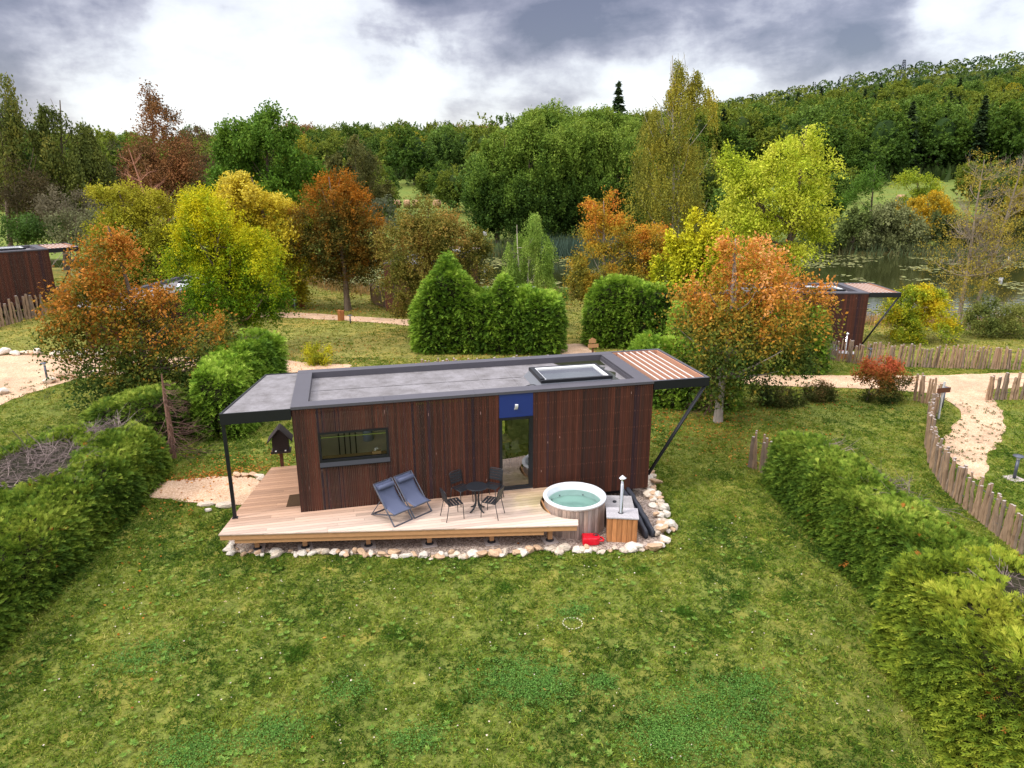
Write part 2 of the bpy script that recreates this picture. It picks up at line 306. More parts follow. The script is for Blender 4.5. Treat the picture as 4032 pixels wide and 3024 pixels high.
def hgt(x, y):
    x = np.atleast_1d(np.asarray(x, float)); y = np.atleast_1d(np.asarray(y, float)); dx, dy = x-CAM[0], y-CAM[1]
    L = dx*RT[0]+dy*RT[1]; D = dx*FW[0]+dy*FW[1]; ds = polydist(L, D, POND)+.5*np.sin(L*.5)*np.sin(L*.21+1)
    near = np.interp(ds, [-9, -4, 0, 1.2, 7, 24], [-4., -3.2, -1.95, -1.6, -1.25, GZ])
    near = near+.85*sstep(-L, 15, 24)*sstep(D, 36, 46)+.10*sstep(ds, 2, 8)*np.sin(x*.31+1)*np.cos(y*.27)*sstep(D, 30, 40)
    s = L/np.maximum(D, 30.); dd = D
    Rr = np.interp(s, [-.6, -.1, .0, .153, .29, .518, .721, 1., 1.5], [8, 12, 22, 46, 64, 95, 110, 124, 132])
    base = np.interp(dd, [90, 98, 112, 150, 180, 205], [-2.6, -1.3, -.8, 2.2, 4.2, 6.4])
    hill = 6.4+(Rr-6.4)*np.clip((dd-205)/545, 0, 1)**1.05-np.clip(dd-760, 0, 1e9)*.10
    cen = np.interp(dd, [90, 98, 120, 178, 240, 320, 420, 700], [-2.6, -1.3, -.4, 1.8, 7, 13, 16, 9])
    w = sstep(s, .02, .16); far = np.where(dd < 205, base, hill)*w+cen*(1-w)
    far = far+85*sstep(-s, .40, .75)*sstep(dd, 900, 1500)*(1+.1*np.sin(L*.01))
    side = sstep(D, np.interp(L, [-60, 0, 60], [82, 78, 70])-3, np.interp(L, [-60, 0, 60], [82, 78, 70])+3)
    far = np.where(ds < 0, np.minimum(far, np.interp(ds, [-8, -3, 0], [-4, -3, -1.95])), far)
    return near*(1-side)+far*side
def gz(x, y): return float(hgt(x, y)[0])
def gp(u, v):                          # where a sight line meets the ground
    d = ray(u, v); t = np.concatenate([np.arange(8, 120, .15), np.arange(120, 900, 1.)]); P = CAM+d[None]*t[:, None]; h = hgt(P[:, 0], P[:, 1]); k = np.argmax(P[:, 2] < h); return P[k]
lat = np.concatenate([-np.geomspace(1500, 46, 40), np.arange(-45, 90, .9), np.geomspace(91, 1900, 40)]); dep = np.concatenate([np.arange(-60, 4, 4.), np.arange(4, 112, .9), np.geomspace(113, 2600, 75)])
LL, DD = np.meshgrid(lat, dep); X = CAM[0]+RT[0]*LL+FW[0]*DD; Y = CAM[1]+RT[1]*LL+FW[1]*DD; Z = hgt(X.ravel(), Y.ravel()).reshape(X.shape)
V = np.stack([X, Y, Z], -1).reshape(-1, 3); nl = len(lat); I, J = np.meshgrid(np.arange(nl-1), np.arange(len(dep)-1)); a = (J*nl+I).ravel()
F = np.stack([a, a+1, a+nl+1, a+nl], -1); FC = V[F].mean(1); fl = (FC[:, :2]-CAM[:2]) @ RT; fd = (FC[:, :2]-CAM[:2]) @ FW; fs = fl/np.maximum(fd, 20)
gc = np.tile(np.array([.150, .178, .034]), (len(F), 1))
gc = np.where((fd > 30)[:, None], np.array([.16, .175, .032]), gc)
gc[fd > 36] = (.20, .20, .045)
patch = np.exp(-(((FC[:, 0]-1.)/7)**2+((FC[:, 1]-20.)/6)**2)); gc = gc*(1-patch[:, None])+np.array([.23, .215, .055])*patch[:, None]
dsf = polydist(fl, fd, POND); gc[(fd > 92)] = (.135, .18, .036)
gc[(dsf > -1) & (dsf < 2.5)] = (.07, .065, .02); gc[dsf < -1] = (.03, .03, .012)
forest = ((fd > 205) & (fs > .1)) | ((fd > 235) & (fs <= .1)); gc[forest] = (.03, .05, .012)
gc[fd > 850] = (.035, .055, .05)  # far hill bluish: distance haze put into the ground colour
ground = npmesh('ground', V, F, 'ground', fcol=gc, smooth=True, attr='gcol'); tag(ground, kind='structure')
# pond surface
pv = [(*plan(l, d), -1.93) for l, d in [(-75, 60), (140, 30), (140, 110), (-75, 110)]]
tag(npmesh('pond_water', pv, [(0, 1, 2, 3)], 'pond'), kind='structure')
# lily pads: stuff
n = 22000; l = rng.uniform(-30, 75, n); d = rng.uniform(50, 97, n); ds = polydist(l, d, POND); dens = n3(np.stack([l, d, l*0], -1), .16)
dens2 = n3(np.stack([l, d*2.2, l*0+5], -1), .4); ok = (ds < -1.) & (dens*.55+dens2*.45+np.where((l < -3), .45, 0)+.30*sstep(-ds, 14, 2) > .21); l, d = l[ok], d[ok]
C = np.stack([CAM[0]+RT[0]*l+FW[0]*d, CAM[1]+RT[1]*l+FW[1]*d, np.full(len(l), -1.918)], -1); r = rng.uniform(.09, .24, len(l)); a0 = rng.uniform(0, 6.28, len(l))
V = (C[:, None]+np.stack([np.cos(a0[:, None]+np.arange(6)*1.047)*r[:, None], np.sin(a0[:, None]+np.arange(6)*1.047)*r[:, None], rng.uniform(0, .02, (len(l), 6))], -1)).reshape(-1, 3)
cc = np.array([.12, .135, .04])*rng.uniform(.6, 2.0, (len(l), 1))+np.array([.10, .07, .03])*rng.uniform(0, 1, (len(l), 1))
tag(npmesh('lily_pads', V, np.arange(len(V)).reshape(-1, 6), 'plain', fcol=cc), 'pale green lily pads floating in patches on the dark pond', 'lily pads', kind='stuff')

def sheet(name, poly, mat, lift=.012, step=.35, wob=.12, kind='structure'):
    # a draped sheet with a ragged rim, cut from a fine grid
    P = np.array(poly, float); q = []
    for i in range(len(P)):
        a, b = P[i], P[(i+1) % len(P)]; m = max(1, int(np.linalg.norm(b-a)/step))
        for k in range(m):
            p = a+(b-a)*k/m; w = n3(np.array([[p[0], p[1], 0]]), 2.1)[0]*wob+n3(np.array([[p[1], p[0], 3]]), 6.)[0]*wob*.5; t = (b-a)/np.linalg.norm(b-a); q.append(p+np.array([-t[1], t[0]])*w)
    bm = bmesh.new(); vs = [bm.verts.new((x, y, 0)) for x, y in q]; f = bm.faces.new(vs); bmesh.ops.triangulate(bm, faces=[f])
    x0, y0 = np.min(q, 0); x1, y1 = np.max(q, 0)
    for ax, lo, hi in ((0, x0, x1), (1, y0, y1)):
        for c in np.arange(math.floor(lo)+.5, hi, .9):
            co = (c, 0, 0) if ax == 0 else (0, c, 0); no = (1, 0, 0) if ax == 0 else (0, 1, 0)
            bmesh.ops.bisect_plane(bm, geom=bm.verts[:]+bm.edges[:]+bm.faces[:], plane_co=co, plane_no=no)
    for v in bm.verts: v.co.z = gz(v.co.x, v.co.y)+lift
    for f in bm.faces:
        if f.normal.z < 0: f.normal_flip()
    me = bpy.data.meshes.new(name); bm.to_mesh(me); bm.free(); me.materials.append(MAT[mat]); o = link(name, me); tag(o, kind=kind); return o
def G2(L): return [tuple(gp(u, v)[:2]) for u, v in L]
PATHS = {
 'gravel_yard': G2([(-60, 772), (60, 768), (130, 769), (260, 772), (420, 772), (520, 760), (640, 782), (760, 790), (760, 812), (640, 812), (520, 800), (380, 802), (250, 812), (175, 818), (120, 832), (60, 852), (0, 876), (-60, 910)]),
 'gravel_path': G2([(560, 676), (640, 675), (700, 679), (800, 686), (900, 692), (1000, 700), (1000, 708), (890, 705), (830, 699), (740, 693), (640, 687), (585, 685), (500, 690), (500, 682)]),
 'side_path': G2([(1600, 809), (1700, 811), (1860, 812), (2000, 812), (2212, 806), (2300, 806), (2300, 830), (2190, 838), (2130, 845), (2150, 872), (2172, 905), (2165, 945), (2135, 985), (2135, 1030), (2110, 1040), (2060, 1000), (2035, 968), (2055, 925), (2078, 905), (2070, 885), (2040, 862), (2000, 850), (1900, 842), (1640, 834), (1600, 830)]),
 'hedge_gap_path': [(12.6, 16.2), (14.6, 16.0), (14.9, 20.2), (13.2, 20.6)],
 'cabin_gravel': [(-1.3, 3.6), (-2.0, 4.5), (-3.4, 4.75), (-4.8, 4.6), (-5.0, 3.6), (-4.1, 3.2), (-3.1, 2.65), (-2.2, 2.3), (-1.4, 2.2)]}
lift = .012
for nm, poly in PATHS.items(): sheet(nm, poly, 'path_gravel', lift); lift += .004
BORDER = [(-2.0, -.1), (-1.75, -.62), (-1.3, -.78), (-.4, -.98), (.64, -1.2), (1.2, -1.4), (2.1, -1.7), (3.2, -2.05), (4.4, -2.22), (5.6, -2.38), (6.5, -2.45), (7.6, -2.75), (8.6, -2.92), (9.3, -2.95), (9.6, -2.6), (9.9, -1.9), (10.1, -1.2), (10.3, -.7), (10.35, 0.), (10.6, .6), (10.8, 1.4), (10.8, 3.6)]
sheet('pebble_bed', BORDER+[(-.2, 3.8), (-1.6, 3.)], 'pebble_gravel', .034, wob=.04)

# ------------------------------------------------------------------ the cabin
L_, W_, ZR = 10.207, 3.62, 3.05
rnd = random.Random(11)
def plank_tone(r=rnd):
    t = r.random(); a, b = (.088, .027, .0145), (.040, .018, .013)
    if r.random() < .18: b = (.018, .013, .020)
    k = r.uniform(.8, 1.2); return tuple((a[i]*(1-t)+b[i]*t)*k for i in range(3))
def planks(mb, x0, x1, z0, z1, holes=(), y=0., th=.022, narrow=None):
    x = x0
    while x < x1-.005:
        w = rnd.choice([.05, .06, .065, .08, .095]) if not (narrow and narrow[0] < x < narrow[1]) else rnd.choice([.035, .045, .055]); e = min(x+w, x1)
        if x1-e < .03: e = x1
        segs = [(z0, z1)]
        for (a, b, c, d) in holes:
            if x < b-.001 and e > a+.001:
                if x < a-.012: e = a
                elif e > b+.012: pass
        for (a, b, c, d) in holes:
            if (x+e)/2 > a and (x+e)/2 < b:
                segs = [q for s0, s1 in segs for q in ((s0, min(s1, c)), (max(s0, d), s1)) if q[1]-q[0] > .01]
                e = min(e, b)
        mb.col = plank_tone(); dy = rnd.uniform(0, .006)
        for s0, s1 in segs: mb.box(x+.003, e-.003, y-th-dy, y, s0, s1)
        mb.col = (.15, .058, .034); xm = (x+e)/2
        for zz in (.12, .62, 1.12, 1.65, 2.15, 2.62, 2.9):
            if any(s0 < zz < s1 for s0, s1 in segs): mb.box(xm-.006, xm+.006, y-th-dy-.003, y-th-dy+.001, zz+rnd.uniform(-.02, .02), zz+.035)
        if rnd.random() < .12: mb.col = (.42, .26, .22); zz = rnd.uniform(.1, 2.7); (mb.box(xm-.007, xm+.006, y-th-dy-.002, y-th-dy+.001, zz, zz+rnd.uniform(.02, .1)) if any(s0 < zz < s1 for s0, s1 in segs) else None)
        x = e
def build_cabin(loc, rz, label, detail=True):
    c = thing('timber_cabin', label, 'cabin', loc, rz, None)
    WIN = (.60, 2.46, 1.30, 2.27); DOOR = (5.57, 6.56, -.02, 3.0)
    mb = MB(); ft = .022
    planks(mb, 0, L_, -.36, 2.975, (WIN, DOOR), 0., narrow=(.5, 2.6))
    for T, ln in ((Matrix.Translation((L_, 0, 0)) @ Matrix.Rotation(R(90), 4, 'Z'), W_), (Matrix.Translation((L_, W_, 0)) @ Matrix.Rotation(R(180), 4, 'Z'), L_-.0001), (Matrix.Translation((0, W_, 0)) @ Matrix.Rotation(R(270), 4, 'Z'), W_)):
        mb.T = T; planks(mb, .0, ln, -.36, 2.975, ((L_-6.6, L_-3.4, .2, 2.3),) if ln == L_-.0001 else ((W_-1.32, W_-.30, 0., 2.2),) if T[0][3] == 0 else ())
    # structural wall behind the boards
    mb.T = Matrix.Identity(4); mb.mi = 1; y0, y1 = .004, .13
    for a, b, z0, z1 in ((.05, .6, -.3, 2.8), (2.46, 5.57, -.3, 2.8), (6.56, L_-.05, -.3, 2.8), (.6, 2.46, -.3, 1.30), (.6, 2.46, 2.27, 2.8)): mb.box(a, b, y0, y1, z0, z1)
    mb.box(.05, .16, 1.32, W_-.1, -.3, 2.8); mb.box(.05, .16, .13, 1.32, 2.2, 2.8); mb.box(.05, .16, .13, .30, -.3, 2.2); mb.box(.05, .16, .30, 1.32, -.3, -.0); mb.box(L_-.16, L_-.05, .13, W_-.1, -.3, 2.8); [mb.box(p, q, W_-.1, W_-.01, e, f) for p, q, e, f in ((.05, 3.4, -.3, 2.8), (6.6, L_-.05, -.3, 2.8), (3.4, 6.6, -.3, .2), (3.4, 6.6, 2.3, 2.8))]
    mb.build('wall', ['cladding', 'plywood'], c)
    mb = MB(); mb.box(.16, L_-.16, .13, W_-.1, -.10, .0); mb.build('floor', 'floor_wood', c)
    mb = MB(); mb.box(.3, L_-.3, .4, W_-.3, -.68, -.37); mb.build('plinth', 'black_rubber', c)
    # roof: metal-capped parapet round a sunken felt deck
    mb = MB(); e = .035; cw = .40; seg = [2.4, 4.9, 7.4]
    for (x0, x1, yy0, yy1) in ((-e, L_+.02, -e-.02, cw-.03), (-e, L_+.02, W_-.33, W_+.02)):
        xs = [x0]+seg+[x1]
        for i in range(4): mb.box(xs[i]+.002, xs[i+1]-.002, yy0, yy1, 2.975, ZR)
    mb.box(-e, cw, cw-.028, W_-.332, 2.975, ZR-.002); mb.box(L_-.42, L_+.02, cw-.028, W_-.332, 2.975, ZR-.002)
    mb.box(cw-.03, cw-.001, cw-.03, W_-.33, 2.80, 2.974); mb.box(L_-.449, L_-.42, cw-.03, W_-.33, 2.80, 2.974); mb.box(cw, L_-.45, cw-.06, cw-.031, 2.80, 2.974); mb.box(cw, L_-.45, W_-.33, W_-.30, 2.80, 2.974)
    roof = mb.build('roof', 'cap_metal', c)
    mb = MB(); mb.box(cw, L_-.45, cw-.03, W_-.331, 2.78, 2.86)
    x = cw+.9
    while x < 6.6: mb.box(x, x+.06, cw-.02, W_-.35, 2.861, 2.866); x += 1.02
    mb.box(cw+.02, 6.7, 1.9, 1.95, 2.868, 2.872); mb.build('roof_felt', 'membrane', roof)
    if detail:
        mb = MB(); mb.add([(9.25, 2.7, 2.874), (9.7, 2.62, 2.874), (9.72, 3.24, 2.874), (8.1, 3.24, 2.874), (8.2, 3.0, 2.874)], [(0, 1, 2, 3, 4)]); mb.build('puddle', 'pond', roof)
        mb = MB(); mb.add([(9.32, .8, 2.875), (9.6, .62, 2.875), (9.5, 1.2, 2.875), (9.7, 1.7, 2.875), (9.45, 2.1, 2.875), (9.6, 2.4, 2.875), (9.3, 2.5, 2.875), (9.38, 1.9, 2.875), (9.28, 1.4, 2.875)], [tuple(range(9))]); mb.build('puddle', 'pond', roof)
        mb = MB(); mb.smooth = True; mb.tube([(6.55+.32*math.cos(t), .62+.2*math.sin(t), 2.90+.05*math.sin(t*2)) for t in np.linspace(.2, 3.4, 12)], .014, 6); mb.build('cable', 'black_rubber', roof)
    # left canopy: dark fascia, felt top, slim post
    zc = 3.0; poly = [(-1.81, 0.), (-.037, 0.), (-.037, W_-.02), (-1.0, W_-.02)]
    mb = MB(); mb.prism([(-1.80, -.04), (-.037, -.04), (-.037, .0), (-1.80, .0)], zc-.30, zc); mb.prism([(-1.80, .001), (-1.75, .001), (-.96, W_-.03), (-1.01, W_-.03)], zc-.30, zc); mb.prism([(-1.0, W_-.029), (-.037, W_-.029), (-.037, W_), (-1.0, W_)], zc-.30, zc)
    can = mb.build('canopy', 'black_metal', c)
    mb = MB(); mb.prism([(-1.74, .012), (-.04, .012), (-.04, W_-.04), (-.97, W_-.04)], zc-.06, zc-.02); mb.build('canopy_felt', 'membrane', can)
    mb = MB(); mb.prism([(-1.74, .012), (-.04, .012), (-.04, W_-.04), (-.97, W_-.04)], zc-.28, zc-.25); mb.build('soffit', 'plywood', can)
    mb = MB(); mb.box(-1.79, -1.70, .01, .09, .012, zc-.31); mb.box(-1.82, -1.67, -.02, .12, .0, .012); mb.build('post', 'black_metal', c)
    # right pergola with timber rafters
    lp = 1.80; x0, x1 = L_+.022, L_+lp
    mb = MB(); mb.box(x0, x1, -.05, .05, ZR-.27, ZR); mb.box(x0, x1, W_-.12, W_+.0, ZR-.27, ZR); mb.box(x1-.10, x1, .051, W_-.121, ZR-.27, ZR)
    per = mb.build('pergola', 'cap_metal', c, .004); per.data.materials.append(MAT['black_metal'])
    for p in per.data.polygons:
        if abs(p.normal.z) < .5: p.material_index = 1
    mb = MB(); mb.box(x0+.002, x1-.101, .052, .085, ZR-.25, ZR-.02); mb.box(x0+.002, x1-.101, W_-.155, W_-.122, ZR-.25, ZR-.02); mb.box(x1-.135, x1-.102, .086, W_-.156, ZR-.25, ZR-.02); mb.build('lining', 'rafter_wood', per)
    for k in range(6):
        x = x0+.20+k*.225; mb = MB(); mb.box(x, x+.045, .087, W_-.157, ZR-.24, ZR-.035); mb.mi = 1; mb.box(x-.001, x+.046, .087, W_-.157, ZR-.034, ZR-.022); mb.build('rafter', ['rafter_wood', 'rafter_top'], per)
    for y in (.0, ):
        mb = MB(); mb.smooth = True; a, b = Vector((x1-.10, y, ZR-.28)), Vector((L_+.03, y, .05)); mb.tube([a, b], .034, 10); mb.tube([a+Vector((.0, .085, 0)), b+Vector((0, .085, 0))], .024, 10); mb.build('brace', 'black_metal', c)
    # window
    a, b, z0, z1 = WIN; mb = MB(); fw = .06
    mb.box(a, b, -.035, .08, z1-fw, z1); mb.box(a, a+fw, -.035, .08, z0+.17, z1-fw); mb.box(b-fw, b, -.035, .08, z0+.17, z1-fw); mb.box(a, b, -.035, .08, z0+.10, z0+.17)
    w = mb.build('window', 'black_metal', c); mb = MB(); mb.add([(a+fw, .02, z0+.17), (b-fw, .02, z0+.17), (b-fw, .02, z1-fw), (a+fw, .02, z1-fw)], [(0, 1, 2, 3)]); mb.build('pane', 'window_glass', w)
    mb = MB(); mb.add([(a-.01, -.036, z0+.10), (b+.01, -.036, z0+.10), (b+.01, -.11, z0), (a-.01, -.11, z0), (a-.01, -.11, z0-.02), (b+.01, -.11, z0-.02), (b+.01, -.03, z0-.02), (a-.01, -.03, z0-.02)], [(3, 2, 1, 0), (4, 5, 2, 3), (7, 6, 5, 4)]); mb.box(a, b, -.03, .09, z0, z0+.098)
    mb.build('sill', 'black_metal', w); mb = MB(); mb.box(a+fw, b-fw, .085, .30, z0+.12, z0+.165); mb.build('inner_sill', 'oak', w)
    mb = MB(); mb.box(a+fw+.01, b-fw-.01, .05, .075, z1-fw-.13, z1-fw-.11); mb.build('blind_rail', 'steel', w)
    mb = MB(); [mb.box(p, q, W_-.06, W_+.03, e, f) for p, q, e, f in ((3.4, 3.47, .2, 2.3), (6.53, 6.6, .2, 2.3), (3.47, 6.53, .2, .27), (3.47, 6.53, 2.23, 2.3), (4.97, 5.03, .27, 2.23))]; bw = mb.build('window', 'black_metal', c)  # unseen back window, added to let daylight into the room
    mb = MB(); mb.add([(3.47, W_, .27), (6.53, W_, .27), (6.53, W_, 2.23), (3.47, W_, 2.23)], [(3, 2, 1, 0)]); mb.build('pane', 'window_glass', bw)
    mb = MB(); [mb.box(-.03, .06, p, q, e, f) for p, q, e, f in ((.30, .37, .0, 2.2), (1.25, 1.32, .0, 2.2), (.37, 1.25, .0, .08), (.37, 1.25, 2.13, 2.2))]; ed = mb.build('door', 'black_metal', c)
    mb = MB(); mb.add([(.01, .37, .08), (.01, 1.25, .08), (.01, 1.25, 2.13), (.01, .37, 2.13)], [(3, 2, 1, 0)]); mb.build('pane', 'window_glass', ed)
    # door with blue panel over it
    a, b = DOOR[:2]; mb = MB(); mb.box(a+.004, b-.004, -.030, .02, 2.275, 2.972); pn = mb.build('blue_panel', 'blue_panel', c)
    mb = MB(); mb.smooth = True; pr = []
    for i in range(9):
        t = i/8*math.pi*.55; pr.append((-.035-.10*math.sin(t), 2.50+.17*(i/8)))
    mb.smooth = False
    for i in range(8):
        (y0_, z0_), (y1_, z1_) = pr[i], pr[i+1]; mb.add([(6.01, y0_, z0_), (6.10, y0_, z0_), (6.10, y1_, z1_), (6.01, y1_, z1_), (6.01, y0_+.02, z0_+.01), (6.10, y0_+.02, z0_+.01), (6.10, y1_+.02, z1_+.01), (6.01, y1_+.02, z1_+.01)], [(0, 1, 2, 3), (7, 6, 5, 4), (0, 3, 7, 4), (1, 5, 6, 2), (0, 4, 5, 1), (3, 2, 6, 7)])
    mb.box(6.03, 6.08, -.06, -.031, 2.60, 2.66); mb.build('wall_lamp', 'white_plastic', c)
    mb = MB(); fw = .085; z1 = 2.27; mb.box(a, a+fw, -.045, .07, .05, z1); mb.box(b-fw-.03, b, -.045, .07, .05, z1); mb.box(a+fw, b-fw-.03, -.045, .07, z1-.07, z1); mb.box(a+fw, b-fw-.03, -.045, .07, .05, .12)
    dr = mb.build('door', 'black_metal', c); mb = MB(); mb.add([(a+fw, .0, .12), (b-fw-.03, .0, .12), (b-fw-.03, .0, z1-.07), (a+fw, .0, z1-.07)], [(0, 1, 2, 3)]); mb.build('pane', 'pane_glass', dr)
    mb = MB(); mb.box(a, b, -.085, .06, .004, .048); mb.build('threshold', 'steel', dr)
    # skylight
    s = Vector((0, 0, 0)); mb = MB()
    X0, X1, Y0, Y1 = 6.92, 9.12, .44, 1.93
    mb.add([(X0-.14, Y0-.03, 2.862), (X1+.0, Y0-.03, 2.862), (X1+.0, Y1+.06, 2.862), (X0-.14, Y1+.06, 2.862), (X0+.02, Y0+.02, 3.06), (X1-.05, Y0+.02, 3.06), (X1-.05, Y1, 3.06), (X0+.02, Y1, 3.06)], [(0, 1, 5, 4), (1, 2, 6, 5), (2, 3, 7, 6), (3, 0, 4, 7)])
    sk = mb.build('skylight', 'flashing', c); mb = MB(); t = .09; za, zb = 3.061, 3.16
    mb.box(X0, X1, Y0, Y0+t, za, zb); mb.box(X0, X1, Y1-t, Y1, za, zb); mb.box(X0, X0+t+.05, Y0+t, Y1-t, za, zb+.03); mb.box(X1-t, X1, Y0+t, Y1-t, za, zb); mb.build('outer_frame', 'black_metal', sk, .012)
    mb = MB(); u = .08; p, q, r_, s_ = X0+t+.05, X1-t, Y0+t, Y1-t
    mb.box(p, q, r_, r_+u*.3, za+.01, zb-.012); mb.box(p, q, s_-u, s_, za+.01, zb-.012); mb.box(p, p+u*.6, r_+u*.3, s_-u, za+.01, zb-.012); mb.box(q-u, q, r_+u*.3, s_-u, za+.01, zb-.012); mb.build('inner_frame', 'white_plastic', sk)
    mb = MB(); mb.add([(p+u*.6, r_+u*.3, 3.11), (q-u, r_+u*.3, 3.11), (q-u, s_-u, 3.11), (p+u*.6, s_-u, 3.11)], [(0, 1, 2, 3)]); mb.build('pane', 'skylight_glass', sk)
    mb = MB(); mb.box(p, q, r_, s_, 2.93, 2.95); mb.build('blind', 'paper', sk)
    if detail:   # wall fittings seen through the window
        mb = MB()
        for x in (1.05, 1.22, 1.38, 1.55): mb.box(x, x+.035, 2.30, 2.34, .6, 2.6)
        mb.box(1.38, 1.585, 2.29, 2.30, 1.35, 1.42); mb.build('batten_rack', 'dark_wood', c)
        mb = MB(); mb.box(.16, 3.2, 2.341, 2.40, .0, 2.79); mb.build('partition', 'plywood', c)
    return c
cabin = build_cabin((0, 0, 0), 0, 'main dark red timber cabin with blue panel over its glass door, behind the hot tub')
def far_cabin(loc, rz, label, skip=('batten_rack', 'partition', 'cable', 'puddle')):
    o = copy_tree(cabin, None, skip); o.location = loc; o.rotation_euler = (0, 0, rz); o['label'] = label; return o
# indoor things seen through the panes
mb = MB(); mb.smooth = True; mb.tube([(1.86, 2.20, 2.22), (1.88, 2.18, 2.10), (1.86, 2.14, 1.8), (1.92, 2.12, 1.5), (1.95, 2.14, 1.15)], [.03, .07, .11, .14, .17], 12); tag(mb.build('bathrobe', 'robe'), 'pale blue bathrobe hanging inside the wide window', 'bathrobe')
t = thing('tissue_box', 'small wooden tissue box on the sill inside the wide window', 'tissue box', (2.12, .19, 1.467)); mb = MB(); mb.box(-.12, .12, -.06, .06, 0, .07); mb.build('box', 'oak', t, .004)
mb = MB(); mb.smooth = True; mb.tube([(-.04, 0, .065), (-.03, 0, .12), (.02, .01, .14), (.05, 0, .10)], [.03, .035, .03, .012], 8); mb.build('tissue', 'paper', t)
t = thing('desk', 'wooden desk with dark legs inside the glass door', 'desk', (5.95, 2.3, 0)); mb = MB(); mb.box(-.55, .45, -.35, .35, .72, .75); mb.build('desk_top', 'oak', t)
for x, y in ((-.5, -.3), (.4, -.3), (-.5, .3), (.4, .3)): mb = MB(); mb.box(x-.025, x+.025, y-.025, y+.025, 0, .719); mb.build('leg', 'black_metal', t)
mb = MB(); mb.smooth = True; mb.lathe([(.0, .0), (.14, .0), (.16, .05), (.15, .42), (.12, .45), (0, .45)], 20); o = mb.build('stool', 'white_plastic'); o.location = (5.85, 1.55, 0.002); tag(o, 'white drum stool on the floor inside the glass door', 'stool')
mb = MB(); mb.smooth = True; mb.tube([(-.16, 0, .0), (-.1, .02, .12), (.02, 0, .17), (.14, .03, .10), (.2, 0, .02)], [.06, .12, .14, .10, .05], 10); o = mb.build('rucksack', 'black_rubber'); o.location = (5.8, 2.2, .78); tag(o, 'dark rucksack lying on the desk inside the door', 'bag')
t = thing('indoor_chair', 'white shell chair beside the desk inside the door', 'chair', (6.42, 1.9, 0)); mb = MB(); mb.smooth = True
g = []; 
for i in range(8):
    for j in range(7):
        a = i/7; x = (j/6-.5)*.46; g.append((x, -.2+.4*min(a*2, 1)+.06*max(0, a-.5), .45+abs(x)*.12+.42*max(0, a-.45)))
mb.add(g, [(i*7+j, i*7+j+1, (i+1)*7+j+1, (i+1)*7+j) for i in range(7) for j in range(6)]); mb.build('shell', 'white_plastic', t)
for x, y in ((-.18, -.18), (.18, -.18), (-.18, .18), (.18, .18)): mb = MB(); mb.tube([(x*.6, y*.6, .45), (x, y, 0)], .012, 6); mb.build('leg', 'black_metal', t)

